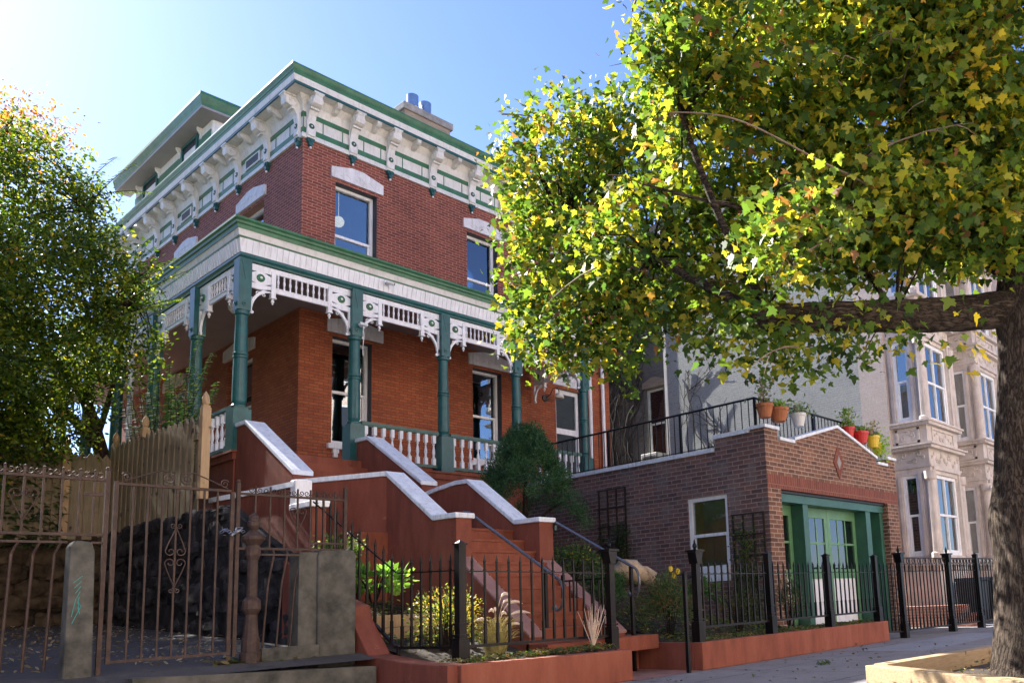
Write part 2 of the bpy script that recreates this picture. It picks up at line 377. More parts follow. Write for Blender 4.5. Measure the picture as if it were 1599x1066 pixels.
# ================= GROUND =================
def grid(x0, x1, y0, y1, nx, ny, fz):
    mb = MB(); xs = np.linspace(x0, x1, nx + 1); ys = np.linspace(y0, y1, ny + 1)
    vs = [(x, y, fz(x, y)) for y in ys for x in xs]
    fs = [(j * (nx + 1) + i, j * (nx + 1) + i + 1, (j + 1) * (nx + 1) + i + 1, (j + 1) * (nx + 1) + i) for j in range(ny) for i in range(nx)]
    return mb.add(vs, fs)
structure('land', MB().add([(-400, -400, -.45), (400, -400, -.45), (400, 400, -.45), (-400, 400, -.45)], [(0, 1, 2, 3)]), 'land')
def sz(x, y): return max(0.0, (5.2 - x) * .09) if x > 1.5 else .333
structure('sidewalk', grid(-20, 45, 1.1, 8.3, 130, 2, lambda x, y: sz(x, y)), 'sidewalk')
structure('road', MB().add([(-60, -7.4, -.14), (70, -7.4, -.14), (70, .9, -.14), (-60, .9, -.14)], [(0, 1, 2, 3)]), 'asphalt')
structure('kerb', MB().box(-20, 45, .9, 1.1, -.3, .004), 'pale_concrete')
structure('sidewalk_opposite', MB().box(-60, 70, -10.5, -7.4, -.4, 0), 'sidewalk')
structure('driveway', grid(-4, 4.98, 8.3, 17.6, 10, 30, lambda x, y: .53 + max(0, y - 8.7) * .055 + (.0 if y > 8.6 else -.06)), 'driveway')
structure('areaway', MB().add([(14.5, 7.0, .003), (45, 7.0, .003), (45, 9.0, .003), (14.5, 9.0, .003)], [(0, 1, 2, 3)]), 'sidewalk')
structure('pavement_patch', MB().add([(12.2, 5.1, .004), (16.6, 5.3, .004), (16.6, 6.2, .004), (12.0, 6.3, .004)], [(0, 1, 2, 3)]), 'sidewalk_light')
structure('garden_path', MB().add([(7.55, 6.85, .006), (8.8, 6.85, .006), (8.8, 9.6, .006), (7.55, 9.6, .006)], [(0, 1, 2, 3)]), 'path_paint')
structure('garden_terrace', MB().add([(-4, 17.8, 2.5), (5.9, 17.8, 2.5), (5.9, 30, 2.6), (-4, 30, 2.6)], [(0, 1, 2, 3)]), 'soil')
structure('garden_terrace', MB().add([(5.12, 13.9, 2.5), (5.95, 13.9, 2.5), (5.95, 17.79, 2.5), (5.12, 17.79, 2.5)], [(0, 1, 2, 3)]), 'soil')
structure('back_yard', MB().add([(-4, 30, 1.7), (60, 30, 1.7), (60, 60, 2.2), (-4, 60, 2.2)], [(0, 1, 2, 3)]), 'land')
def bedz(x, y): return max(0, y - 7.6) * (.34 if y < 12 else .34) * (1 if x < 10.5 else max(.35, 1 - (x - 10.5) * .4))
# planting beds: soil sheets between the low walls
structure('garden_soil', grid(5.2, 6.68, 7.15, 11.2, 8, 18, lambda x, y: .36 + max(0, y - 7.6) * .22 + .02 * math.sin(9 * x + 4 * y)), 'soil')
structure('garden_soil', grid(6.7, 7.5, 7.16, 7.62, 6, 4, lambda x, y: .38 + .015 * math.sin(11 * x + 7 * y)), 'soil')
structure('garden_soil', grid(8.95, 12.47, 7.0, 14.5, 16, 30, lambda x, y: .33 + bedz(x, y) + .03 * math.sin(7 * x + 5 * y)), 'soil')
structure('garden_soil', grid(12.475, 14.35, 7.0, 8.01, 20, 4, lambda x, y: .33 + .02 * math.sin(7 * x)), 'soil')

# ================= WINDOWS =================
def window(parent, axis, plane, u0, u1, z0, z1, rec=.17, rail=None, fr=.07, frame='white', glassm='glass', interior=True, label=None, sash=.045, side_dark=True, mull=None, mat_room='room'):
    """double hung window set back in its opening; returns the frame object (pane, room are its sub-parts)"""
    def bx(mb, a, b, d0, d1, c, d, mi=0):
        if axis == 'y': mb.box(a, b, plane + d0, plane + d1, c, d, mi)
        else: mb.box(plane + d0, plane + d1, a, b, c, d, mi)
    m = MB(); r0, r1 = rec, rec + .09
    bx(m, u0, u0 + fr, r0, r1, z0, z1); bx(m, u1 - fr, u1, r0, r1, z0, z1)
    bx(m, u0 + fr, u1 - fr, r0, r1, z1 - fr, z1); bx(m, u0 + fr, u1 - fr, r0, r1, z0, z0 + fr)
    rail = rail if rail is not None else (z0 + z1) / 2
    bx(m, u0 + fr, u1 - fr, r0 + .01, r1 - .01, rail - .03, rail + .03)
    # lower sash sits further in
    for a, b in ((u0 + fr, u0 + fr + sash), (u1 - fr - sash, u1 - fr)): bx(m, a, b, r0 + .035, r1 - .01, z0 + fr, rail - .03)
    bx(m, u0 + fr + sash, u1 - fr - sash, r0 + .035, r1 - .01, z0 + fr, z0 + fr + .05)
    if mull: 
        for q in mull: bx(m, q - .02, q + .02, r0 + .003, r1 - .02, z0 + fr, z1 - fr)
    f = m.build('window_frame', frame, parent, label)
    g = MB(); bx(g, u0 + fr, u1 - fr, r0 + .05, r0 + .056, z0 + fr, z1 - fr)
    g.build('pane', glassm, f)
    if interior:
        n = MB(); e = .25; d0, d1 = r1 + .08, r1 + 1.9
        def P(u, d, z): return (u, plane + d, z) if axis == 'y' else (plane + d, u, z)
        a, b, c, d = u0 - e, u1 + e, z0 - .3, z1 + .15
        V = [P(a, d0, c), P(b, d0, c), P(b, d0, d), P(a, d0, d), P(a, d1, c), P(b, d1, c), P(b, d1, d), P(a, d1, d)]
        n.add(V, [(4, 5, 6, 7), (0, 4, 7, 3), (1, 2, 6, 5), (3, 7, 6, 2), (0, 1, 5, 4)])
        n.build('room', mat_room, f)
    return f
def lintel(parent, axis, plane, u0, u1, z0, h=.25, pk=.12, t=.05, mat='stone_lintel', label=None):
    um = (u0 + u1) / 2; w = (u1 - u0)
    poly = [(u0, z0), (u1, z0), (u1, z0 + h), (um + w * .22, z0 + h + pk * .7), (um + w * .12, z0 + h + pk), (um - w * .12, z0 + h + pk), (um - w * .22, z0 + h + pk * .7), (u0, z0 + h)]
    m = MB()
    if axis == 'y': m.prism(poly, plane - t, plane + .02, 'y')
    else: m.prism(poly, plane - t, plane + .02, 'x')
    # carved scroll relief
    for sgn in (-1, 1):
        pts = []
        for k in range(15):
            a = k / 14; uu = um + sgn * (w * .03 + a * w * .30); zz = z0 + h * .62 + .035 * math.sin(a * 12) - a * .03
            pts.append((uu, plane - t, zz) if axis == 'y' else (plane - t, uu, zz))
        m.tube(pts, .009, 5)
    pts = [((um + .06 * math.cos(a), plane - t, z0 + h * .62 + .06 * math.sin(a)) if axis == 'y' else (plane - t, um + .06 * math.cos(a), z0 + h * .62 + .06 * math.sin(a))) for a in np.linspace(0, 6.28, 13)]
    m.tube(pts, .009, 5)
    return m.build('lintel', mat, parent, label)
def sill(parent, axis, plane, u0, u1, z, mat='white'):
    m = MB()
    def bx(a, b, d0, d1, c, d):
        if axis == 'y': m.box(a, b, plane + d0, plane + d1, c, d)
        else: m.box(plane + d0, plane + d1, a, b, c, d)
    bx(u0 - .1, u1 + .1, -.09, .12, z - .11, z)
    for q in (u0 + .02, u1 - .15): bx(q, q + .13, -.07, -.002, z - .2, z - .11); bx(q + .02, q + .11, -.055, -.002, z - .29, z - .2)
    return m.build('sill', mat, parent)

# ================= BRICK HOUSE =================
HX, HY, HXE, HYE = 8.08, 16.71, 17.53, 28.4
house = thing('brick_house', 'red brick house with bracketed white cornice and green trimmed wraparound porch', 'house', (12.8, 22, 1.8))
W1 = [(8.84, 9.86, 8.55, 10.66), (12.41, 13.39, 8.55, 10.66), (15.39, 16.31, 8.55, 10.66)]
W0 = [(8.82, 9.76, 4.62, 7.03), (12.54, 13.46, 4.62, 7.03), (15.36, 16.32, 3.86, 7.0)]
SW1 = [(18.55, 19.75, 8.55, 10.62), (22.45, 23.6, 8.55, 10.62)]
SW0 = [(18.9, 20.2, 4.62, 7.0), (22.9, 24.0, 4.62, 7.0)]
wl_ = MB(); wl_.wall('y', HY, HX, HXE, 1.8, 8.0, W0, .1, .3); wl_.wall('x', HX, HY + .3, HYE, 1.8, 8.0, SW0, .1, .3)
wl_.box(HXE - .3, HXE, HY + .3, HYE, 1.8, 8.0); wl_.box(HX + .3, HXE - .3, HYE - .3, HYE, 1.8, 8.0)
wl_.build('lower_wall', 'brick_lower', house)
wu = MB(); wu.wall('y', HY, HX, HXE, 8.0, 11.41, W1, .1, .3); wu.wall('x', HX, HY + .3, HYE, 8.0, 11.41, SW1, .1, .3)
wu.box(HXE - .3, HXE, HY + .3, HYE, 8.0, 11.41); wu.box(HX + .3, HXE - .3, HYE - .3, HYE, 8.0, 11.41)
wu.build('upper_wall', 'brick_upper', house)
# painted foundation band
fb = MB().L([(.0, 3.6), (.05, 3.6), (.05, 4.16), (.03, 4.2), (0, 4.2)], HX, HY, HXE, HYE); fb.L([(.05, 3.98), (.058, 3.98), (.058, 4.0), (.05, 4.0)], HX, HY, HXE, HYE)
fb.build('foundation_band', 'stucco_red_shaded', house)
for a, b, c, d in W1:
    f = window(house, 'y', HY, a, b, c, d, rail=9.47)
    lintel(house, 'y', HY, a - .12, b + .14, d + .08, .24, .13)
    sill(house, 'y', HY, a, b, c)
for i, (a, b, c, d) in enumerate(W0[:2]):
    window(house, 'y', HY, a, b, c, d, rail=5.83)
    lintel(house, 'y', HY, a - .13, b + .26, d + .08, .28, .12)
    sill(house, 'y', HY, a, b, c)
a, b, c, d = W0[2]
dr = MB(); dr.box(a, a + .1, HY + .1, HY + .2, c, d); dr.box(b - .1, b, HY + .1, HY + .2, c, d); dr.box(a + .1, b - .1, HY + .1, HY + .2, d - .12, d); dr.box(a + .1, b - .1, HY + .11, HY + .19, 5.72, 5.88); dr.box(a + .1, b - .1, HY + .1, HY + .2, c, c + .2)
dro = dr.build('terrace_door', 'white', house); MB().box(a + .1, b - .1, HY + .15, HY + .156, c + .2, d - .12).build('pane', 'glass_dim', dro)
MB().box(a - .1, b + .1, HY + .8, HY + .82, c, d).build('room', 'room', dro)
lintel(house, 'y', HY, a - .12, b + .1, d + .08, .28, .12, label='cream painted lintel over the terrace door')
for a, b, c, d in SW1: window(house, 'x', HX, a, b, c, d, rail=9.5); lintel(house, 'x', HX, a - .12, b + .2, d + .08, .24, .13); sill(house, 'x', HX, a, b, c)
for a, b, c, d in SW0: window(house, 'x', HX, a, b, c, d, rail=5.85); lintel(house, 'x', HX, a - .12, b + .2, d + .08, .26, .1); sill(house, 'x', HX, a, b, c)
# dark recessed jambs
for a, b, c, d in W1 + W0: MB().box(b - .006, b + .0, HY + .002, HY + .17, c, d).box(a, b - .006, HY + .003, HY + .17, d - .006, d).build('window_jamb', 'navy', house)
# frieze of the main cornice
fz = MB(); fz.L([(0, 11.41), (.012, 11.41), (.012, 12.36), (0, 12.36)], HX, HY, HXE, HYE)
fz.L([(.012, 11.41), (.05, 11.41), (.05, 11.47), (.03, 11.53), (.012, 11.53)], HX, HY, HXE, HYE)
fz.L([(.012, 12.03), (.03, 12.03), (.07, 12.2), (.16, 12.33), (.16, 12.36), (.012, 12.36)], HX, HY, HXE, HYE)
fz.build('frieze_board', 'offwhite', house)
fg = MB(); fg.L([(.012, 11.53), (.026, 11.53), (.026, 11.66), (.012, 11.66)], HX, HY, HXE, HYE); fg.L([(.012, 11.92), (.026, 11.92), (.026, 12.03), (.012, 12.03)], HX, HY, HXE, HYE)
BX = [8.22, 9.22, 10.17, 11.35, 12.54, 13.55, 14.62, 15.75, 16.9]; BY = [16.86, 18.33, 19.86, 21.13, 22.39, 23.81, 25.08, 26.5, 27.9]
for i in range(len(BX) - 1):
    g = BX[i + 1] - BX[i]
    for t in (.3, .76): fg.box(BX[i] + g * t - .009, BX[i] + g * t + .009, HY - .024, HY - .012, 11.66, 11.92)
for i in range(len(BY) - 1):
    g = BY[i + 1] - BY[i]
    for t in (.3, .76): fg.box(HX - .024, HX - .012, BY[i] + g * t - .009, BY[i] + g * t + .009, 11.66, 11.92)
fg.box(HX - .022, HX + .0, HY - .03, HY - .022, 11.5, 12.05)
fg.build('frieze_trim', 'green', house)
for y0, y1 in ((18.75, 19.5), (22.75, 23.4)):
    aw = MB().box(HX - .05, HX - .026, y0, y1, 11.66, 11.92).build('attic_window', 'offwhite', house); MB().box(HX - .056, HX - .05, y0 + .06, y1 - .06, 11.7, 11.88).build('pane', 'dark_plastic', aw)
cw = MB(); cw.L([(0, 12.365), (.40, 12.365), (.40, 12.40), (0, 12.40)], HX, HY, HXE + .4, HYE + .4)
cw.L([(.36, 12.41), (.425, 12.41), (.44, 12.47), (.43, 12.49), (.445, 12.54), (.36, 12.54)], HX, HY, HXE + .4, HYE + .4)
cw.build('cornice_soffit', 'offwhite', house)
MB().L([(.385, 12.355), (.418, 12.355), (.418, 12.41), (.402, 12.41), (.402, 12.362), (.385, 12.362)], HX, HY, HXE + .4, HYE + .4).build('cornice_drip', 'teal', house)
MB().L([(.36, 12.54), (.447, 12.54), (.452, 12.6), (.468, 12.62), (.468, 12.66), (.49, 12.70), (.50, 12.73), (.50, 12.77), (.36, 12.77)], HX, HY, HXE + .4, HYE + .4).build('gutter', 'green', house)
MB().box(HX - .36, HXE + .36, HY - .36, HYE + .36, 12.66, 12.74).build('roof', 'slate_roof', house)
# brackets (shared meshes): local frame, outwards is -Y
def bracket_mesh():
    m = MB()
    pr = [(0.01, 0), (-.05, 0), (-.075, .08), (-.07, .36), (-.10, .52), (-.16, .63), (-.20, .66), (-.32, .70), (-.345, .78), (-.345, .86), (-.36, .88), (-.36, .945), (0.01, .945)]
    m.prism(pr, -.065, .065, 'x')
    m.lathe([(.10, -.088), (.115, -.08), (.115, .08), (.10, .088)], (0, -.225, .78), 20, axis='x')
    for sx in (-1, 1):
        pts = [(sx * .09, -.225 + (.085 - .010 * k) * math.cos(k * .62), .78 + (.085 - .010 * k) * math.sin(k * .62)) for k in range(8)]
        m.tube(pts, .013, 5)
        m.tube([(sx * .066, -.05 - .02 * math.sin(t * 5), .1 + t * .5) for t in np.linspace(0, 1, 9)], .010, 5)
    m.box(-.075, .075, -.21, -.10, .615, .655); m.box(-.06, .06, -.088, -.07, .05, .12); m.box(-.055, .055, -.083, -.068, .44, .5)
    m.box(-.085, .085, -.375, .0, .905, .944)
    m.v = [(x * 1.35, y * 1.12, z) for x, y, z in m.v]
    return m.mesh('cornice_bracket', 'offwhite')
def pendant_mesh():
    m = MB(); m.prism([(-.085, .0), (.085, .0), (.085, -.03), (.07, -.07), (.045, -.09), (.04, -.15), (0, -.20), (-.04, -.15), (-.045, -.09), (-.07, -.07), (-.085, -.03)], -.075, .012, 'y')
    m.prism([(-.05, -.01), (.05, -.01), (.0, -.1)], -.095, -.075, 'y')
    return m.mesh('bracket_drop', 'teal')
def rosette_mesh(r=.06):
    m = MB(); m.lathe([(r, 0), (r, .014), (r * .7, .02), (r * .55, .012), (r * .5, .012), (r * .3, .02), (.001, .02)], (0, 0, 0), 14, axis='y'); return m.mesh('rosette', 'dark_green')
def ball_mesh(r): return MB().ball((0, 0, 0), r, 10, 6).mesh('bead', 'white', True)
BM, PM, RM, QM, Q2 = bracket_mesh(), pendant_mesh(), rosette_mesh(.062), ball_mesh(.018), ball_mesh(.026)
def modil_mesh():
    m = MB(); m.prism([(.05, .0), (-.06, .02), (-.13, .06), (-.20, .07), (-.24, .10), (-.24, .19), (.05, .19)], -.05, .05, 'x'); m.box(-.058, .058, -.25, -.0, .155, .19); m.box(-.035, .035, -.25, -.24, .1, .145)
    return m.mesh('modillion', 'offwhite')
MM = modil_mesh()
def place_bracket(w, rot):
    b = inst('cornice_bracket', BM, house, w, rot)
    newobj('bracket_drop', PM, b, (0, 0, 0)); newobj('rosette', RM, b, (0, -.075, .28))
    newobj('bead', QM, b, (0, -.098, .28)); newobj('bead', Q2, b, (0, -.05, -.215))
for x in BX: place_bracket((x, HY - .012, 11.415), 0)
for y in BY: place_bracket((HX - .012, y, 11.415), -math.pi / 2)
for i in range(len(BX) - 1): inst('modillion', MM, house, ((BX[i] + BX[i + 1]) / 2, HY - .14, 12.17), 0)
for i in range(len(BY) - 1): inst('modillion', MM, house, (HX - .14, (BY[i] + BY[i + 1]) / 2, 12.17), -math.pi / 2)
# upper storey at the back
UX, UY = 8.4, 22.58
us_ = MB(); us_.box(UX, 16.6, UY, HYE - .1, 12.74, 14.62); us_.build('attic_storey_wall', 'offwhite', house)
ug = MB(); ug.box(UX - .02, UX, UY, 23.4, 14.02, 14.24); ug.box(UX - .02, UX, 24.55, 26.35, 14.02, 14.24); ug.box(UX - .02, UX, 27.6, HYE - .1, 14.02, 14.24)
ug.build('attic_trim', 'green', house)
for y0, y1 in ((23.42, 24.53), (26.37, 27.55)):
    aw = MB(); aw.box(UX - .06, UX - .002, y0, y0 + .08, 12.9, 14.44); aw.box(UX - .06, UX - .002, y1 - .08, y1, 12.9, 14.44); aw.box(UX - .06, UX - .002, y0 + .08, y1 - .08, 14.36, 14.44); f = aw.build('attic_window', 'teal', house)
    MB().box(UX - .02, UX - .004, y0 + .08, y1 - .08, 12.9, 14.36).build('pane', 'dark_plastic', f); MB().box(UX - .03, UX - .021, y0 + .16, y1 - .16, 13.2, 14.17).build('window_blind', 'offwhite', f)
uq = MB(); uq.box(UX + .02, 9.1, UY - .04, UY - .0, 12.9, 14.5); uq.box(UX + .12, UX + .28, UY - .06, UY - .04, 14.05, 14.4); uq.box(UX + .35, UX + .5, UY - .06, UY - .04, 13.9, 14.3); uq.build('attic_panel', 'white', house)
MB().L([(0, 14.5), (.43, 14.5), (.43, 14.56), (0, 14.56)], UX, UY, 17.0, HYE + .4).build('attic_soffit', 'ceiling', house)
MB().L([(.35, 14.56), (.43, 14.56), (.44, 14.64), (.47, 14.72), (.50, 14.84), (.50, 14.92), (.35, 14.92)], UX, UY, 17.0, HYE + .4).build('attic_gutter', 'green', house)
MB().box(UX - .35, 17.0, UY - .35, HYE + .4, 14.8, 14.9).build('attic_roof', 'slate_roof', house)
am = MB(); am.prism([(.0, 0), (-.04, 0), (-.05, .15), (-.12, .22), (-.14, .3), (0, .3)], -.04, .04, 'x'); am = am.mesh('attic_bracket', 'offwhite')
for y in (23.22, 24.7, 26.3, 27.9): inst('attic_bracket', am, house, (UX, y, 14.2), -math.pi / 2)
# chimney
ch = MB(); ch.box(12.05, 13.55, 19.0, 20.0, 12.7, 14.95); cho = ch.build('chimney', 'brick_tan', house)
MB().box(11.98, 13.62, 18.93, 20.07, 14.95, 15.16).build('chimney_cap', 'pale_concrete', cho, bevel=.02)
for k, x in enumerate((12.52, 12.98)):
    MB().lathe([(.09, 0), (.09, .18), (.165, .2), (.17, .56), (.15, .56), (.15, .3)], (x, 19.35 + .05 * k, 15.16), 20).build('flue_cap', 'steel', cho, smooth=False)
# ---- porch ----
PX, PY = 6.08, 14.71   # column line
PXE = 14.48
MB().L([(0, 3.68), (2.14, 3.68), (2.14, 3.80), (2.17, 3.80), (2.17, 3.84), (0, 3.84)], HX, HY, 14.62, HYE).build('porch_floor', 'stucco_red_lit', house)
MB().L([(2.0, 1.9), (2.1, 1.9), (2.1, 3.68), (2.0, 3.68)], HX, HY, 14.6, HYE).build('porch_base', 'stucco_red_lit', house)
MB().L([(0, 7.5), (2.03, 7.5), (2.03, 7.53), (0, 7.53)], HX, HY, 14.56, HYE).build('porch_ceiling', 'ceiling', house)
pb = MB(); pb.L([(1.93, 7.33), (2.05, 7.33), (2.06, 7.36), (2.09, 7.40), (2.09, 7.45), (1.93, 7.45)], HX, HY, 14.62, HYE); pb.build('porch_beam', 'teal', house)
pf = MB(); pf.L([(1.95, 7.45), (2.085, 7.45), (2.125, 7.70), (1.95, 7.70)], HX, HY, 14.64, HYE)
x = HX - 2.0
while x < 14.6:
    pf.add([(x, HY - 2.0865, 7.455), (x + .098, HY - 2.0865, 7.455), (x + .098, HY - 2.1285, 7.695), (x, HY - 2.1285, 7.695), (x, HY - 2.0955, 7.453), (x + .098, HY - 2.0955, 7.453), (x + .098, HY - 2.136, 7.697), (x, HY - 2.136, 7.697)],
           [(4, 5, 6, 7), (0, 4, 7, 3), (1, 2, 6, 5), (0, 1, 5, 4)]); x += .108
y = HY - 2.0
while y < HYE:
    pf.add([(HX - 2.0865, y, 7.455), (HX - 2.0865, y + .075, 7.455), (HX - 2.1285, y + .075, 7.695), (HX - 2.1285, y, 7.695), (HX - 2.1, y, 7.453), (HX - 2.1, y + .075, 7.453), (HX - 2.141, y + .075, 7.697), (HX - 2.141, y, 7.697)],
           [(7, 6, 5, 4), (3, 7, 4, 0), (5, 6, 2, 1), (4, 5, 1, 0)]); y += .108
pf.build('porch_fascia', 'white', house)
MB().L([(1.95, 7.70), (2.14, 7.70), (2.145, 7.73), (1.95, 7.73)], HX, HY, 14.66, HYE).build('fascia_moulding', 'green', house)
MB().L([(1.95, 7.73), (2.15, 7.73), (2.165, 7.80), (2.18, 7.84), (1.95, 7.84)], HX, HY, 14.68, HYE).build('porch_crown', 'offwhite', house)
MB().L([(1.95, 7.84), (2.19, 7.84), (2.20, 7.91), (2.225, 7.93), (2.23, 7.97), (2.26, 8.0), (2.26, 8.04), (1.95, 8.04)], HX, HY, 14.72, HYE).build('porch_gutter', 'green', house)
MB().L([(0.0, 7.9), (2.1, 7.9), (2.2, 8.035), (2.0, 8.06), (.0, 8.22)], HX, HY, 14.6, HYE).build('porch_roof', 'slate_roof', house)
CX = [6.08, 8.22, 10.27, 12.28, 14.48]; CY = [16.66, 18.81, 21.0, 23.1, 25.2, 27.3]
def col_mesh():
    m = MB()
    m.box(-.15, .15, -.15, .15, 0, .74); m.box(-.165, .165, -.165, .165, 0, .1); m.box(-.11, .11, -.11, .11, .74, .78)
    m.lathe([(.13, .78), (.13, .81), (.105, .84), (.12, .88), (.118, 1.2), (.112, 1.66), (.125, 1.67), (.125, 1.70), (.112, 1.71), (.125, 1.73), (.125, 1.76), (.11, 1.77), (.105, 2.1), (.098, 2.45), (.125, 2.47), (.125, 2.53), (.105, 2.54)], (0, 0, 0), 20)
    m.box(-.11, .11, -.11, .11, 2.54, 3.5)
    for a in range(4):
        c, s = (1, 0, -1, 0)[a], (0, 1, 0, -1)[a]
        if a % 2 == 0: m.lathe([(.045, -.014 if c < 0 else 0), (.045, 0 if c < 0 else .014)], (c * .11, 0, 2.66), 12, axis='x'); m.ball((c * .125, 0, 2.66), .018, 8, 5)
        else: m.lathe([(.045, 0), (.045, .014)], (0, s * .11 + (.014 if s > 0 else 0), 2.66), 12, axis='y'); m.ball((0, s * .125, 2.66), .018, 8, 5)
    m.prism([(-.07, 3.45), (.07, 3.45), (.0, 3.1)], -.118, -.11, 'y')
    return m.mesh('porch_column', 'teal')
CM = col_mesh()
for x in CX: inst('porch_column', CM, house, (x, PY, 3.84))
for y in CY: inst('porch_column', CM, house, (PX, y, 3.84))
# frieze bays (spindle work) in local frame: along +X, centre plane y=0, from column face to column face
def frieze_bay(w):
    """returns mesh list for a bay of clear width w, origin at left column centre, z=0 at 6.86"""
    m = MB(); t = .022; a0, a1 = .11, w - .11
    m.box(a0, a1, -t, t, .36, .455)                                   # top rail
    s0, s1 = a0 + .42, a1 - .42
    m.box(s0 + .04, s1 - .04, -t, t, 0, .09)                          # bottom rail
    m.box(s0 + .04, s1 - .04, -t - .012, t + .012, .075, .095)
    for c in (s0, s1):
        m.box(c - .04, c + .04, -.04, .04, -.10, .40); m.box(c - .052, c + .052, -.052, .052, -.12, -.10)
        m.lathe([(.035, -.12), (.015, -.135), (.032, -.165), (.03, -.185), (.012, -.2), (.02, -.22), (.001, -.24)], (c, 0, 0), 10)
    for c0, c1, sg in ((a0, s0 - .04, 1), (s1 + .04, a1, -1)):
        cx = (c0 + c1) / 2; hw = (c1 - c0) / 2
        m.box(c0, c1, -t, t, .0, .10); m.box(c0, c1, -t + .002, t - .002, .33, .36)
        # diamond cut panel round the rosette
        m.prism([(c0, .14), (cx - .06, .10), (cx + .06, .10), (c1, .14), (c1, .28), (cx + .06, .33), (cx - .06, .33), (c0, .28)], -t + .004, t - .004, 'y')
        # quarter-round bracket below
        xa = c0 if sg > 0 else c1
        pts = [];
        for k in range(11):
            q = k / 10 * math.pi / 2
            pts.append((xa + sg * (.05 + (2 * hw - .03) * (1 - math.cos(q))), -.44 + .42 * math.sin(q)))
        outer = [(xa + sg * .0, -.44)] + [(xa + sg * 2 * hw * 1.0, -.0)]
        inn = [(p[0], p[1]) for p in pts]; out = [(p[0] + sg * -.045, p[1] + .045 if i > 1 else p[1] - .0) for i, p in enumerate(pts)]
        for i in range(10):
            p, q2 = inn[i], inn[i + 1]
            qa = (p[0] - sg * .028 * math.cos(i / 10 * 1.57), p[1] + .05 * math.sin(i / 10 * 1.57)); qb = (q2[0] - sg * .028 * math.cos((i + 1) / 10 * 1.57), q2[1] + .05 * math.sin((i + 1) / 10 * 1.57))
            m.prism([p, q2, (qb[0] - sg * .012, qb[1] + .004), (qa[0] - sg * .012, qa[1] + .004)], -t, t, 'y')
        m.box(min(xa, xa + sg * .035), max(xa, xa + sg * .035), -t, t, -.46, .0)
        m.lathe([(.03, -.02), (.03, .02)], (xa + sg * .055, 0, -.455), 10, axis='y')
        for q, rr in ((.10, .035), (.2, .024)):
            m.tube([(xa + sg * (.06 + q) + rr * math.cos(z), 0, -.045 - q * .1 + rr * math.sin(z) - .02) for z in np.linspace(0, 6.28, 10)], .009, 5)
        m.tube([(xa + sg * .07 + .03 * math.cos(z), 0, -.20 + .03 * math.sin(z)) for z in np.linspace(0, 6.28, 10)], .009, 5)
    g = MB(); n = max(5, int(round((s1 - s0 - .08) / .112))); dx = (s1 - s0 - .08) / n
    for i in range(n):
        c = s0 + .04 + dx * (i + .5)
        m.lathe([(.014, .09), (.014, .12), (.02, .135), (.012, .16), (.024, .22), (.012, .29), (.02, .315), (.014, .33), (.014, .36)], (c, 0, 0), 8)
    return m, (s0, s1, a0, a1)
big_ros = MB().lathe([(.072, 0), (.072, .02), (.058, .03), (.05, .02), (.035, .02), (.03, .03), (.001, .032)], (0, 0, 0), 18, axis='y').mesh('rosette', 'green')
def place_frieze(x, y, w, rot, label=None, twoside=True):
    m, (s0, s1, a0, a1) = frieze_bay(w)
    o = inst('porch_frieze', m.mesh('porch_frieze', 'white'), house, (x, y, 6.86), rot, label)
    for cx in ((a0 + s0 - .04) / 2, (s1 + .04 + a1) / 2):
        newobj('rosette', big_ros, o, (cx, -.018, .215)); newobj('bead', Q2, o, (cx, -.045, .215))
for i in range(4): place_frieze(CX[i], PY, CX[i + 1] - CX[i], 0)
for i, (ya, yb) in enumerate(zip([PY] + CY[:-1], CY)): place_frieze(PX, yb, yb - ya, -math.pi / 2)
place_frieze(14.48, HY, HY - PY, -math.pi / 2, 'end return of the porch frieze, shaded and seen from inside')
# balustrades
def bal_mesh():
    m = MB(); m.box(-.035, .035, -.035, .035, 0, .14); m.box(-.035, .035, -.035, .035, .47, .64)
    m.lathe([(.022, .14), (.036, .16), (.022, .18), (.022, .2), (.036, .26), (.030, .32), (.018, .39), (.016, .42), (.032, .44), (.02, .455), (.02, .47)], (0, 0, 0), 10)
    return m.mesh('baluster', 'white')
BAL = bal_mesh()
def balustrade(x0, x1, y, side=False):
    m = MB()
    if not side: m.box(x0, x1, y - .05, y + .05, 4.64, 4.70); m.box(x0, x1, y - .035, y + .035, 4.615, 4.64); m.box(x0, x1, y - .035, y + .035, 3.92, 3.98)
    else: m.box(y - .05, y + .05, x0, x1, 4.64, 4.70); m.box(y - .035, y + .035, x0, x1, 4.615, 4.64); m.box(y - .035, y + .035, x0, x1, 3.92, 3.98)
    h = m.build('porch_handrail', 'green_rail', house)
    n = int(round((x1 - x0) / .205)); d = (x1 - x0) / n
    for i in range(n):
        c = x0 + d * (i + .5); inst('baluster', BAL, house, (c, y, 3.98) if not side else (y, c, 3.98))
for i in (1, 2, 3): balustrade(CX[i] + .15, CX[i + 1] - .15, PY)
for ya, yb in zip([PY] + CY[:3], CY[:4]): balustrade(ya + .15, yb - .15, PX, True)
# drain pipes
for x, y0, z0, z1 in ((16.62, 16.6, 3.4, 8.2), (17.15, 16.6, 3.4, 11.2)):
    m = MB(); m.tube([(x, y0, z0), (x, y0, z1)], .055, 10); m.lathe([(.07, 0), (.07, .05)], (x, y0, z0 + 1.1), 10); m.lathe([(.07, 0), (.07, .05)], (x, y0, z1 - 1), 10); m.build('drain_pipe', 'white', house)
MB().tube([(5.86, 19.45, 7.95), (5.86, 19.45, 4.0)], .05, 10).build('drain_pipe', 'white', house)

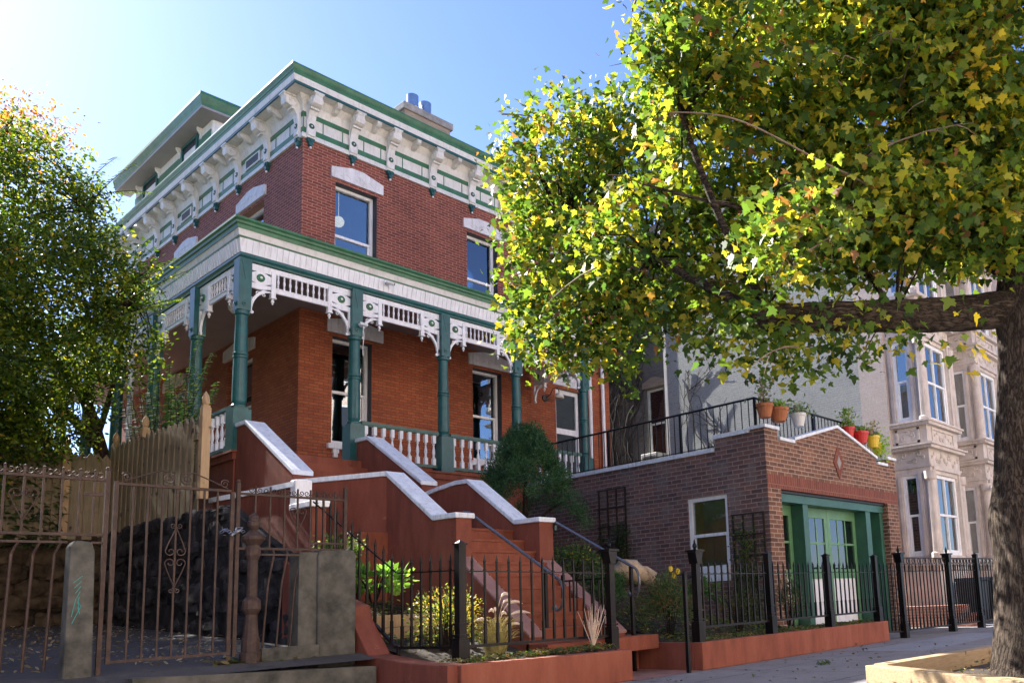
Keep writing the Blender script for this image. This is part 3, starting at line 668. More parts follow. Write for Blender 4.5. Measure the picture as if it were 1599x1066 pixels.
# lamps and cameras on the porch
def tp(name, mb, mat, label, cat, group=None, smooth=False):
    o = mb.build(name, mat, None, None, smooth); return tag(o, label, cat, group)
pl = thing('pendant_lamp', 'round glass globe lamp hanging from the porch ceiling behind the corner column', 'lamp', (6.62, 16.3, 6.9))
MB().lathe([(.09, .54), (.09, .59)], (6.62, 16.3, 6.9), 12).tube([(6.62, 16.3, 7.45), (6.62, 16.3, 7.15)], .012, 6).build('lamp_rod', 'brass_dark', pl)
MB().lathe([(.001, -.02), (.07, 0), (.13, .07), (.14, .13), (.11, .2), (.05, .25)], (6.62, 16.3, 6.9), 16).build('lamp_shade', 'porcelain', pl, smooth=True)
wlm = thing('wall_lamp', 'black gooseneck wall lamp with white shade beside the terrace door', 'lamp', (15.1, HY, 6.5))
MB().lathe([(.1, 0), (.1, .04), (.04, .06)], (14.95, HY, 6.62), 14, axis='y').tube([(14.95, HY - .05, 6.62), (15.02, HY - .15, 6.7), (15.08, HY - .22, 6.88), (15.16, HY - .3, 6.9), (15.2, HY - .33, 6.78)], .013, 6).build('lamp_arm', 'brass_dark', wlm)
MB().lathe([(.13, -.12), (.12, -.05), (.05, .02), (.03, .06)], (15.2, HY - .33, 6.72), 14).build('lamp_shade', 'porcelain', wlm, smooth=True)
def seccam(name, x, y, z, label, down=False):
    t = thing('security_camera', label, 'camera', (x, y, z))
    MB().lathe([(.04, 0), (.04, .03)], (x, y, z), 10, axis='y').tube([(x, y - .02, z), (x + .02, y - .07, z)], .014, 6).build('camera_mount', 'white_plastic', t)
    MB().tube([(x - .05, y - .08, z + .01), (x + .09, y - .13, z - .02)], .036, 12).build('camera_body', 'white_plastic', t)
    MB().tube([(x + .09, y - .13, z - .02), (x + .105, y - .135, z - .023)], .03, 12).build('camera_lens', 'dark_plastic', t)
    return t
seccam('security_camera', 8.83, 14.58, 7.62, 'small white bullet camera mounted on the slatted porch fascia')
sc2 = seccam('security_camera', 8.26, 14.58, 6.6, 'small white bullet camera with a hanging cable on the second porch column')
MB().tube([(8.30, 14.56, 6.62), (8.33, 14.55, 6.4), (8.31, 14.56, 6.15), (8.32, 14.56, 5.98)], .008, 5).build('camera_cable', 'white_plastic', sc2)
# globe lamps seen through the panes
for x, z, lb in ((9.24, 10.04, 'glowing globe lamp behind the first upstairs front window'), (13.05, 10.14, 'glowing globe lamp behind the second upstairs front window')):
    tp('globe_lamp', MB().ball((x, HY + .6, z), .13, 16, 10).tube([(x, HY + .6, z + .12), (x, HY + .6, 10.8)], .006, 5), 'glow', lb, 'lamp', 'globe lamps upstairs', True)

# ================= FRONT STAIRS =================
st = thing('front_stairs', 'terracotta red stucco front stairs in two flights with white capped sloping side walls', 'stairs', (7.2, 11, .0))
def ycap(mb, x0, x1, pts, t=.075, ov=.035, dz=0):
    """cap stone following profile pts (y,z) for a wall between x0 and x1"""
    top = [(y, z) for y, z in pts]; bot = [(y, z - t) for y, z in reversed(pts)]
    mb.prism(top + bot, x0 - ov, x1 + ov, 'x')
def ywall(x0, x1, pts, zb, capm='cap_white', name='stair_wall', par=None, mat='stucco_red_shaded', t=.075, ext=.035):
    par = par or st
    m = MB(); body = [(y, z - t - .001) for y, z in pts]; body += [(pts[-1][0], zb), (pts[0][0], zb)]
    m.prism(body, x0, x1, 'x'); o = m.build(name, [mat], par)
    p2 = list(pts); a, b = p2[0], p2[-1]
    p2[-1] = (b[0] - ext, b[1] + (ext * (b[1] - p2[-2][1]) / max(.01, abs(b[0] - p2[-2][0]))) * (1 if True else 0))
    c = MB(); ycap(c, x0, x1, p2, t); c.build('wall_cap', capm, o, bevel=.012)
    return o
ywall(6.0, 6.27, [(14.62, 4.31), (14.2, 4.30), (12.5, 3.23)], 0.4)
ywall(8.2, 8.47, [(14.6, 4.30), (14.14, 4.29), (12.4, 3.23)], 0.4)
ywall(6.7, 6.95, [(11.02, 3.06), (9.83, 2.27), (9.32, 2.26)], 0.2)
ywall(8.2, 8.47, [(12.36, 2.98), (11.9, 3.04), (11.4, 3.08), (11.08, 3.07), (9.9, 2.28), (9.35, 2.27)], 0.2)
# diagonal parapet of the landing
def diag(p0, p1, th, z0, z1, capt=.075):
    d = Vector((p1[0] - p0[0], p1[1] - p0[1], 0)).normalized(); n = Vector((-d.y, d.x, 0))
    if n.x < 0: n = -n
    q = [Vector((p0[0], p0[1], 0)), Vector((p1[0], p1[1], 0)), Vector((p1[0], p1[1], 0)) + n * th, Vector((p0[0], p0[1], 0)) + n * th]
    m = MB(); m.prism([(a.x, a.y) for a in q], z0, z1 - capt - .001, 'z'); o = m.build('stair_wall', 'stucco_red_shaded', st)
    q2 = [q[0] - n * .035 - d * .0, q[1] - n * .035, q[2] + n * .035, q[3] + n * .035]
    MB().prism([(a.x, a.y) for a in q2], z1 - capt, z1 - .002, 'z').build('wall_cap', 'cap_white', o)
diag((6.0, 12.49), (6.7, 11.03), .25, .4, 3.055)
# steps: the walls' own paint, lightened to stand for stronger light
sp = MB()
# landing and upper flight
sp.box(6.27, 8.2, 11.0, 12.4, .3, 2.13)
zr = 2.13; n = 10; rise = (3.84 - 2.13) / n; run = 2.2 / n
for k in range(n): sp.box(6.27, 8.2, 12.4 + k * run, 14.65, 2.13 + k * rise - (0 if k else 0), 2.13 + (k + 1) * rise)
m = 9; rise = (2.13 - .49) / m; run = (11.0 - 7.95) / 12
ys = 7.95
for k in range(m):
    y0 = 7.95 + k * .252; sp.box(6.95, 8.2, y0, 11.0, .49 + k * rise, .49 + (k + 1) * rise)
    sp.box(6.951, 8.199, y0 - .02, y0, .49 + (k + 1) * rise - .035, .49 + (k + 1) * rise)
sp.box(6.72, 8.75, 7.56, 7.95, .3, .49); sp.box(8.2, 8.75, 7.95, 9.3, .0, .49)
sp.build('steps', 'stucco_red_lit', st)
for x0, x1 in ((6.72, 6.95), (8.2, 8.44)):
    m = MB(); m.prism([(9.34, 1.66), (9.34, .2), (7.9, .2), (7.9, .6)] if x0 < 7 else [(9.37, 1.62), (9.37, .2), (7.9, .2), (7.9, .56)], x0, x1, 'x')
    o = m.build('stair_stringer', 'stucco_red_shaded', st)
    MB().prism([(9.32, 1.664 if x0 < 7 else 1.624), (9.32, 1.63 if x0 < 7 else 1.59), (7.88, .57 if x0 < 7 else .53), (7.88, .604 if x0 < 7 else .564)], x0 - .01, x1 + .01, 'x').build('lit_stringer_top', 'path_paint', o)  # pinker strip paints the sunlight on the sloping top
# hand rails
def scroll(c, y, z, sg=1):
    return [(c, y - .05 * k, z - .02 * k) for k in range(1)] 
def handrail(x, y0, z0, y1, z1, post, zpost):
    m = MB(); m.tube([(x, y0 + .12, z0 + .02), (x, y0, z0), (x, y1, z1)], .022, 8)
    cur = [(x, y1, z1)] + [(x, y1 - .10 * math.sin(a), z1 - .17 + .17 * math.cos(a) - .05 * a / 3) for a in np.linspace(.3, 3.6, 12)]
    m.tube(cur, .018, 8); m.ball((x, cur[-1][1] + .03, cur[-1][2] + .02), .04, 10, 6)
    o = m.build('handrail', 'rail_metal', st)
    MB().box(x - .022, x + .022, post - .022, post + .022, zpost, z1 + (z0 - z1) * (post - y1) / (y0 - y1) - .01).build('rail_post', 'black_iron', o)
    MB().box(x - .02, x + .02, y0 + .0, y0 + .14, z0 - .12, z0 - .05).build('rail_bracket', 'dark_green', o)
handrail(7.08, 9.55, 2.30, 7.75, 1.28, 7.98, .5)
handrail(8.5, 9.32, 2.20, 7.75, 1.42, 7.80, .0)

# ================= LEFT BOUNDARY =================
bw = thing('boundary_wall', 'dark red stucco boundary wall with white caps stepping down left of the stairs', 'wall', (5.3, 11.5, .3))
MB().prism([(13.9, 2.82), (11.3, 2.74), (11.3, 2.42), (10.71, 2.41), (10.71, .3), (13.9, .3)], 5.4, 5.6, 'x').build('wall_body', 'stucco_red_shaded', bw)
MB().prism([(14.0, 2.90), (11.2, 2.815), (11.2, 2.742), (14.0, 2.825)], 5.37, 5.63, 'x').build('wall_cap', 'cap_white', bw)
MB().box(5.38, 5.62, 11.14, 11.298, 2.50, 2.84).build('stepped_cap', 'white', bw, bevel=.015)
MB().box(5.36, 5.64, 10.66, 11.28, 2.412, 2.498).build('pillar_cap', 'white', bw, bevel=.012)
sw = thing('planter_wall', 'low terracotta planter wall before the stairs, its left end sloping up to a pillar', 'planter', (6.3, 7.5, 0))
MB().prism([(5.05, .0), (5.05, .41), (7.55, .37), (7.55, .0)], 6.96, 7.16, 'y').build('front_wall', 'stucco_red_lit', sw, bevel=.012)
MB().prism([(8.9, 1.05), (8.85, .92), (8.46, .50), (7.75, .43), (7.161, .41), (7.161, -.1), (9.4, -.1), (10.5, .3), (10.5, 1.7), (9.6, 1.25)], 4.93, 5.2, 'x').build('side_wall', 'stucco_red_shaded', sw, bevel=.012)
MB().prism([(4.93, .0), (4.93, .412), (5.05, .409), (5.05, .0)], 7.02, 7.161, 'y').build('corner_block', 'stucco_red_shaded', sw)
sw2 = thing('planter_wall', 'long low terracotta red planter wall in front of the brick garage', 'planter', (11.6, 6.84, 0))
MB().box(8.8, 14.5, 6.84, 7.0, 0, .37).build('front_wall', 'stucco_red_lit', sw2, bevel=.012)
MB().box(8.8, 8.96, 7.002, 9.6, 0, .368).build('side_wall', 'stucco_red_shaded', sw2, bevel=.01)
MB().box(14.34, 14.5, 7.002, 8.0, 0, .368).build('end_wall', 'stucco_red_lit', sw2)
tb = tp('garden_timber', MB().box(5.25, 6.7, 8.95, 9.02, .4, .78).box(5.25, 6.7, 8.94, 9.0, .785, .93), 'pine', 'tan timber boards holding back the soil behind the yellow shrub', 'timber edging')

# ---- iron fences ----
def fpost(par, x, y, z, h, fancy=False, w=.045):
    m = MB(); m.box(x - w, x + w, y - w, y + w, z, z + h)
    m.box(x - w - .022, x + w + .022, y - w - .022, y + w + .022, z, z + .26)
    for q in (.26, .30, .42): m.box(x - w - .016, x + w + .016, y - w - .016, y + w + .016, z + q, z + q + .022)
    if fancy:
        m.prism([(x - w, z + h - .16), (x + w, z + h - .16), (x + w + .035, z + h), (x - w - .035, z + h)], y - w - .028, y + w + .028, 'y'); m.box(x - w - .05, x + w + .05, y - w - .05, y + w + .05, z + h, z + h + .03)
        m.lathe([(.03, .03), (.018, .045), (.032, .075), (.028, .1), (.012, .13), (.014, .14), (.001, .18)], (x, y, z + h), 10)
    else:
        m.box(x - w - .012, x + w + .012, y - w - .012, y + w + .012, z + h, z + h + .02); 
        m.add([(x - w, y - w, z + h + .02), (x + w, y - w, z + h + .02), (x + w, y + w, z + h + .02), (x - w, y + w, z + h + .02), (x, y, z + h + .055)], [(0, 1, 4), (1, 2, 4), (2, 3, 4), (3, 0, 4)])
    return m.build('fence_post', 'black_iron', par)
def fpanel(par, p0, p1, b0, b1, t0, t1, n=None, tip=.10, foot=True):
    """pickets between two plan points; b*, t* are the heights of the bottom and top rails at the ends"""
    d = math.hypot(p1[0] - p0[0], p1[1] - p0[1]); n = n or int(d / .165)
    def A(s, z): return (p0[0] + (p1[0] - p0[0]) * s, p0[1] + (p1[1] - p0[1]) * s, z)
    r = MB(); r.tube([A(0, b0), A(1, b1)], .022, 4); r.tube([A(0, t0), A(1, t1)], .010, 4); r.build('fence_rail', 'black_iron', par)
    m = MB()
    for i in range(n):
        s = (i + .5) / n; zb = b0 + (b1 - b0) * s; zt = t0 + (t1 - t0) * s; x, y, _ = A(s, 0)
        m.box(x - .010, x + .010, y - .010, y + .010, zb, zt + tip)
        m.box(x - .014, x + .014, y - .014, y + .014, zb, zb + .22)
        m.box(x - .015, x + .015, y - .015, y + .015, zb + .22, zb + .235); m.box(x - .015, x + .015, y - .015, y + .015, zt + .01, zt + .022)
        m.lathe([(.013, 0), (.017, .02), (.001, .10)], (x, y, zt + tip - .01), 4)
    m.build('picket_panel', 'black_iron', par)
f1 = thing('iron_fence', 'black spear topped iron fence before the stairs, its left end climbing the slope', 'fence', (6.4, 7.45, .4))
fpost(f1, 5.38, 7.42, .37, 1.27); fpost(f1, 7.76, 7.5, .36, 1.25, True)
fpanel(f1, (5.45, 7.42), (7.70, 7.5), .56, .53, 1.36, 1.33, 13)
fpanel(f1, (5.2, 8.33), (5.36, 7.48), .565, .56, 1.39, 1.37, 6)
fpanel(f1, (5.2, 10.28), (5.2, 8.36), 1.72, .575, 2.42, 1.40, 11)
MB().box(5.185, 5.215, 8.3, 8.33, .42, .58).build('fence_foot', 'black_iron', f1)
f2 = thing('iron_fence', 'black spear topped iron fence on the long planter wall before the garage', 'fence', (11.6, 6.93, .37))
PXS = [8.88, 10.68, 12.5, 14.33]
for i, x in enumerate(PXS): fpost(f2, x, 6.95, .36, 1.2 if i else 1.22, i == 0)
for i in range(3): fpanel(f2, (PXS[i] + .06, 6.95), (PXS[i + 1] - .06, 6.95), .56, .56, 1.28, 1.28, 11)
f3 = thing('iron_fence', 'tall black iron fence with ring frieze before the pale stone row house', 'fence', (17, 6.8, 0))
P3 = [(15.32, 6.9), (17.35, 6.72), (18.8, 6.62), (20.9, 6.55), (23, 6.5)]
fpanel(f3, (14.5, 6.95), P3[0], .16, .12, 1.28, 1.28, 6)
for i, (x, y) in enumerate(P3): fpost(f3, x, y, 0, 1.62, i in (0, 1), .05)
for i in range(4):
    a, b = P3[i], P3[i + 1]; fpanel(f3, a, b, .14, .14, 1.28, 1.28, 13 if i else 14, tip=.08)
    m = MB(); m.tube([(*a, 1.55), (*b, 1.55)], .018, 4); m.tube([(*a, 1.43), (*b, 1.43)], .01, 4)
    k = 9
    for j in range(k):
        s = (j + .5) / k; cx, cy = a[0] + (b[0] - a[0]) * s, a[1] + (b[1] - a[1]) * s
        m.tube([(cx + .05 * math.cos(q), cy, 1.49 + .05 * math.sin(q)) for q in np.linspace(0, 6.28, 9)], .008, 4)
        m.box(cx + .09, cx + .105, cy - .008, cy + .008, 1.28, 1.55)
    m.build('ring_frieze', 'black_iron', f3)
gt = thing('garden_gate', 'narrow black iron garden gate standing open beside the fancy fence post', 'gate', (7.95, 7.9, 0))
m = MB(); m.box(7.86, 7.90, 7.55, 7.59, .3, 1.36); m.box(7.86, 7.90, 8.5, 8.54, .3, 1.36); m.box(7.865, 7.895, 7.59, 8.5, .5, .53); m.box(7.865, 7.895, 7.59, 8.5, 1.26, 1.285); m.build('gate_frame', 'black_iron', gt)
m = MB()
for k in range(6): m.box(7.872, 7.888, 7.68 + k * .14, 7.696 + k * .14, .53, 1.26)
m.build('gate_bars', 'black_iron', gt)
tp('gate_stop_post', MB().box(8.47, 8.515, 6.82, 6.865, 0, 1.28).ball((8.49, 6.84, 1.29), .03, 8, 5).tube([(8.5, 6.84, 1.22), (8.6, 6.86, 1.26), (8.7, 6.9, 1.24)], .015, 6), 'black_iron', 'slim black gate post with a latch arm before the second planter', 'post')

# ================= GARAGE =================
ga = thing('brick_garage', 'one storey brown brick garage with gabled white capped parapet and green doors', 'garage', (15.2, 11.5, 0))
GX, GXE, GY, GYE = 12.47, 18.0, 8.015, 14.58
gw = MB(); gw.wall('x', GX, GY + .3, GYE, 0.0, 3.70, [(8.93, 9.88, 1.30, 2.865)], .1, .25)
gw.box(GX, GX + .25, GY, 9.15, 3.701, 3.94); gw.box(GX, GX + .25, GY, GY + .3, 0, 3.701); gw.box(GXE - .25, GXE, GY + .3, GYE, 0, 3.7)
gw.build('side_wall', 'brick_garage', ga)
gf = MB(); Y0, Y1 = GY - .004, GY + .296
gf.box(GX + .003, 12.92, Y0, Y1 - .02, 0, 2.878); gf.box(17.44, GXE, Y0, Y1, 0, 2.878)
top = [(GX + .003, 3.136), (GXE, 3.136), (GXE, 3.915), (17.59, 3.915), (17.59, 3.744), (17.03, 3.744), (17.03, 3.86), (15.25, 4.34), (13.47, 3.86), (13.47, 3.805), (12.91, 3.805), (12.91, 3.988), (GX + .003, 3.988)]
gf.prism(top, Y0, Y1, 'y')
gf.build('front_wall', 'brick_garage_front', ga)
MB().box(GX + .003, GXE, Y0 - .003, Y1, 2.879, 3.135).build('soldier_course', 'brick_soldier', ga)
dm = MB(); dm.prism([(15.23, 3.25), (15.45, 3.6), (15.23, 3.95), (15.01, 3.6)], Y0 - .02, Y0 - .001, 'y'); dmo = dm.build('diamond_ornament', 'brick_soldier', ga)
MB().prism([(15.23, 3.45), (15.32, 3.6), (15.23, 3.75), (15.14, 3.6)], Y0 - .026, Y0 - .0205, 'y').build('diamond_inset', 'pale_concrete', dmo)
cp = MB()
def gcap(a, b):
    cp.prism([(a[0], a[1]), (b[0], b[1]), (b[0], b[1] + .06), (a[0], a[1] + .06)], Y0 - .04, Y1 + .03, 'y')
gcap((GX - .03, 3.99), (12.95, 3.99)); gcap((12.952, 3.806), (13.49, 3.806)); gcap((13.492, 3.862), (15.25, 4.341)); gcap((15.251, 4.341), (17.05, 3.861)); gcap((17.052, 3.746), (17.57, 3.746)); gcap((17.572, 3.916), (GXE + .04, 3.916))
cp.box(GX - .035, GX + .29, 9.18, GYE, 3.701, 3.78); cp.box(GX - .034, GX + .289, Y1 + .031, 9.17, 3.941, 4.02)
cp.build('parapet_coping', 'cap_white', ga)
MB().box(GX + .25, GXE - .25, GY + .3, 16.55, 3.4, 3.55).build('roof_deck', 'deck', ga)
window(ga, 'x', GX, 8.93, 9.88, 1.30, 2.865, rec=.03, rail=2.133, glassm='glass', mat_room='room')
paint('olive_blind', (.60, .53, .26), .9, .15, 3, .1)
MB().box(GX + .125, GX + .13, 8.95, 9.60, 1.32, 2.84).build('window_blind', 'olive_blind', ga)
MB().box(GX + .122, GX + .13, 9.605, 9.80, 1.32, 2.84).build('blind_edge', 'yellow_wood', ga)
MB().box(GX - .08, GX - .002, 8.93, 9.74, 1.25, 1.54).build('window_box', 'cap_white', ga)
Yd = GY + .14
dd = MB()
for a, b in ((13.91, 14.10), (16.59, 16.81), (17.28, 17.43)): dd.box(a, b, Yd, Yd + .38, 0, 2.67)
dd.box(12.92, 17.43, Yd - .03, Yd + .38, 2.671, 2.829); dd.box(12.90, 17.43, Yd, Yd + .36, 2.831, 2.875)
dd.build('door_surround', 'garage_green_dark', ga)
MB().box(12.90, 17.45, Yd - .08, Yd - .002, 2.831, 2.876).build('steel_lintel', 'dark_plastic', ga)
def gdoor(x0, x1, cols):
    y = Yd + .27; f = MB(); s = .12
    f.box(x0, x0 + s, y, y + .05, .1, 2.67); f.box(x1 - s, x1, y, y + .05, .1, 2.67); f.box(x0 + s, x1 - s, y, y + .05, 2.47, 2.67); f.box(x0 + s, x1 - s, y, y + .05, 1.23, 1.42); f.box(x0 + s, x1 - s, y, y + .05, .1, .3)
    zc = 1.95; f.box(x0 + s, x1 - s, y + .01, y + .04, zc - .022, zc + .022)
    for k in range(1, cols):
        c = x0 + s + (x1 - x0 - 2 * s) * k / cols; f.box(c - .02, c + .02, y + .011, y + .039, 1.42, 2.47)
    o = f.build('door_leaf', 'garage_green', ga)
    MB().box(x0 + s, x1 - s, y + .022, y + .028, 1.42, 2.47).build('pane', 'glass_dim', o)
    MB().box(x0 + s + .02, x1 - s - .02, y + .03, y + .036, .3, 1.23).build('lower_panel', 'white', o)
    MB().box(x0 + .01, x1 - .01, y + .5, y + .51, 1.2, 2.6).build('curtain', 'curtain', o)
gdoor(12.93, 13.905, 3); gdoor(14.105, 15.31, 3); gdoor(15.32, 16.585, 3); gdoor(16.815, 17.275, 2)
# terrace railing
tr = thing('terrace_railing', 'thin black metal railing round the garage roof terrace', 'railing', (15, 8.3, 3.55))
m = MB(); zt = 4.61; RX, RY, RXE = 12.6, 8.27, 17.84; m.tube([(RX, 14.5, zt), (RX, RY, zt)], .022, 6); m.tube([(RX, RY, zt), (RXE, RY, zt)], .022, 6); m.tube([(RXE, RY, zt), (RXE, 14.5, zt)], .022, 6)
m.tube([(RX, 14.5, 3.84), (RX, 9.2, 3.84)], .012, 4); m.build('top_rail', 'black_iron', tr)
for x, y in ((RX, RY), (RX, 10.07), (RX, 12.08), (RX, 14.15), (14.76, RY), (16.47, RY), (RXE, RY)): MB().box(x - .022, x + .022, y - .022, y + .022, 3.55, zt).build('rail_post', 'black_iron', tr)
m = MB(); y = RY + .14
while y < 14.4: m.box(RX - .007, RX + .007, y - .007, y + .007, 3.6, zt); y += .165
m.build('side_bars', 'black_iron', tr); m = MB(); x = RX + .14
while x < RXE - .05: m.box(x - .007, x + .007, RY - .007, RY + .007, 3.6, zt); x += .14
m.build('front_bars', 'black_iron', tr)

# ================= PALE STONE ROW HOUSES =================
rh = thing('row_house', 'pale pinkish stone row house with bay windows and a long grey brick side wall', 'house', (22, 14, 0))
SX = 20.1; TOP = 13.2
m = MB(); m.box(SX, SX + .3, 9.75, 16.6, 0, TOP); m.build('side_wall', 'brick_gray', rh)
m = MB(); m.box(SX - .004, SX + .3, 9.0, 9.749, 0, TOP); m.build('corner_pier', 'brick_pink', rh)
EW = [(17.86, 18.7, 5.4, 8.35)]
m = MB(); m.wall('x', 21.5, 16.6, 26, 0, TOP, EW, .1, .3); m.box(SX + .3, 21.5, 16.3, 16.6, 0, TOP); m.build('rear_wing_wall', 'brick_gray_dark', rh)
MB().box(SX - .03, SX + .01, 16.52, 16.62, 0, TOP).build('sunlit_corner_strip', 'offwhite', rh)  # pale strip paints the sunlight along this wall edge
window(rh, 'x', 21.5, *EW[0], rec=.1, rail=7.1, frame='offwhite'); lintel(rh, 'x', 21.5, 17.75, 18.8, 8.4, .2, .15, mat='brick_tan')
m = MB(); m.box(SX + .3, 24.3, 9.0, 9.3, 0, TOP); m.build('front_wall', 'brownstone', rh)
MB().box(SX, 24.3, 9.0, 26, TOP, TOP + .3).build('roof', 'slate_roof', rh)
def panel(mb, x0, x1, y, z0, z1):  # raised frame with carved foliage
    mb.box(x0, x1, y - .03, y, z0, z0 + .06); mb.box(x0, x1, y - .03, y, z1 - .06, z1); mb.box(x0, x0 + .06, y - .029, y, z0 + .06, z1 - .06); mb.box(x1 - .06, x1, y - .029, y, z0 + .06, z1 - .06)
def carve(mb, ax, plane, u0, u1, z0, z1, n):
    r = random.Random(int(u0 * 100 + z0 * 10))
    for k in range(n):
        u = u0 + (u1 - u0) * (k + .5) / n; z = (z0 + z1) / 2 + .3 * (z1 - z0) * math.sin(k * 1.9); rr = (z1 - z0) * r.uniform(.14, .26)
        pts = [(u + rr * (1 - q / 9) * math.cos(q * .9 + k), z + rr * (1 - q / 9) * math.sin(q * .9 + k)) for q in range(8)]
        mb.tube([(p[0], plane - .005, p[1]) if ax == 'y' else (plane - .005, p[0], p[1]) for p in pts], .022, 5)
def bay(par, x0, x1, y0, y1, col='brownstone'):
    fl = [(1.75, 3.85), (5.27, 7.45), (8.75, 10.8)]
    fh = [(x0 + .28, x1 - .28, a, b) for a, b in fl]; sh = [(y0 + .34, y0 + .78, a, b) for a, b in fl]
    m = MB(); m.wall('y', y0, x0, x1, 0, TOP - .2, fh, .1, .2); m.wall('x', x0, y0 + .2, y1, 0, TOP - .2, sh, .1, .2); m.box(x1 - .2, x1, y0 + .2, y1, 0, TOP - .2)
    o = m.build('bay_wall', col, par)
    for a, b in fl:
        window(par, 'y', y0, x0 + .28, x1 - .28, a, b, rec=.06, frame='white', mull=[(x0 + x1) / 2], interior=False, fr=.09); window(par, 'x', x0, y0 + .34, y0 + .78, a, b, rec=.04, frame='white', interior=False, fr=.08)
        MB().box(x0 + .25, x1 - .25, y0 + .19, y0 + .2, a, b).box(x0 + .19, x0 + .2, y0 + .3, y0 + .8, a, b).build('curtain', 'room', par)
    # corner columns
    for a, b in fl:
        m = MB()
        for cx in (x0 + .02, x1 - .02): m.lathe([(.16, a - .1), (.16, a + .05), (.13, a + .08), (.12, b - .2), (.16, b - .15), (.17, b + .05)], (cx, y0 + .03, 0), 16)
        for ux0, ux1, q0, q1 in ((x0 + .14, x0 + .26, a, b + .1), (x1 - .26, x1 - .14, a, b + .1)): m.box(ux0, ux1, y0 - .05, y0 + .02, q0, q1)
        m.box(x0 + .14, x1 - .14, y0 - .06, y0 + .01, b + .1, b + .2); m.box(x0 - .05, x0 + .01, y0 + .22, y0 + .32, a, b); m.box(x0 - .05, x0 + .01, y0 + .80, y0 + .88, a, b)
        m.build('bay_pilasters', col, par)
    m = MB()
    for z, t, e in ((1.5, .16, .10), (4.02, .05, .04), (4.5, .10, .14), (4.58, .05, .20), (5.12, .1, .12), (5.2, .05, .16), (7.6, .05, .04), (8.02, .1, .14), (8.1, .06, .2), (8.6, .1, .12), (11.0, .2, .2)):
        m.box(x0 - e, x1 + e, y0 - e, y1 - .01, z, z + t)
    panel(m, x0 + .3, x1 - .3, y0, 4.68, 5.08); panel(m, x0 + .3, x1 - .3, y0, 8.2, 8.56)
    for z0_, z1_ in ((4.68, 5.08), (8.2, 8.56)):
        m.box(x0 - .03, x0, y0 + .2, y0 + .85, z0_, z0_ + .06); m.box(x0 - .03, x0, y0 + .2, y0 + .85, z1_ - .06, z1_); m.box(x0 - .03, x0, y0 + .2, y0 + .26, z0_, z1_); m.box(x0 - .03, x0, y0 + .79, y0 + .85, z0_, z1_)
        carve(m, 'y', y0, x0 + .4, x1 - .4, z0_ + .06, z1_ - .06, 7); carve(m, 'x', x0, y0 + .3, y0 + .75, z0_ + .06, z1_ - .06, 3)
    for z in (4.1, 7.66): carve(m, 'y', y0, x0 + .1, x1 - .1, z, z + .36, 12); carve(m, 'x', x0, y0 + .1, y1 - .1, z, z + .36, 6)
    m.build('bay_mouldings', col, par)
bay(rh, 20.25, 22.36, 8.05, 9.0)
rh2 = thing('row_house', 'second pale stone row house, its bays half hidden by the big tree trunk', 'house', (26.4, 14, 0))
m = MB(); m.box(24.3, 34, 9.0, 9.3, 0, TOP); m.box(24.31, 34, 9.3, 26, 0, TOP); m.build('front_wall', 'brownstone', rh2)
bay(rh2, 24.47, 26.6, 8.05, 9.0); bay(rh2, 29.2, 31.3, 8.05, 9.0)
stp = tp('brick_stoop', MB().box(22.45, 24.2, 7.9, 9.0, 0, .95).box(22.45, 24.2, 7.55, 7.9, 0, .7).box(22.45, 24.2, 7.2, 7.55, 0, .45).box(22.45, 24.2, 6.95, 7.2, 0, .22).box(19.2, 20.0, 7.3, 8.9, 0, .5).box(19.2, 20.0, 7.0, 7.3, 0, .3), 'brick_steps', 'red brick steps behind the tall iron fence before the stone row house', 'steps')
for x, lb in ((20.9, 'dark wheeled bin nearer the garage behind the tall iron fence'), (21.9, 'dark wheeled bin farther right behind the tall iron fence')):
    t = thing('wheeled_bin', lb, 'bin', (x, 7.5, 0), 'bins behind the iron fence')
    MB().prism([(x - .28, .08), (x + .28, .08), (x + .34, 1.05), (x - .34, 1.05)], 7.2, 7.8, 'y').build('bin_body', 'dark_plastic', t, bevel=.02)
    MB().prism([(x - .36, 1.052), (x + .36, 1.052), (x + .3, 1.14), (x - .3, 1.14)], 7.16, 7.84, 'y').build('bin_lid', 'dark_plastic', t, bevel=.02)
    MB().tube([(x - .3, 7.78, .1), (x + .3, 7.78, .1)], .1, 12).build('wheel', 'dark_plastic', t)
ac = thing('air_conditioner', 'white window air conditioner under the rear window of the vine covered wall', 'air conditioner', (21.3, 18.2, 5.42))
MB().box(20.95, 21.55, 17.85, 18.55, 5.45, 5.95).build('ac_case', 'ac_white', ac, bevel=.015)
m = MB()
for k in range(8): m.box(20.94, 20.95, 17.9, 18.5, 5.51 + k * .045, 5.53 + k * .045)
m.build('ac_grille', 'dark_plastic', ac)
sg = thing('notice_sign', 'small white notice with a yellow top on the right pier of the garage', 'sign', (17.75, GY, 1.4))
MB().box(17.65, 17.85, GY - .03, GY - .01, 1.4, 1.78).build('sign_board', 'sign_face', sg); MB().box(17.66, 17.84, GY - .034, GY - .0305, 1.67, 1.77).build('sign_header', 'sign_yellow', sg)
m = MB()
for k in range(3): m.box(17.69, 17.81, GY - .033, GY - .0305, 1.45 + k * .06, 1.48 + k * .06)
m.build('sign_print', 'dark_plastic', sg)
sc3 = seccam('security_camera', 24.3, 7.98, 3.75, 'small white camera at the left corner of the second bay front')

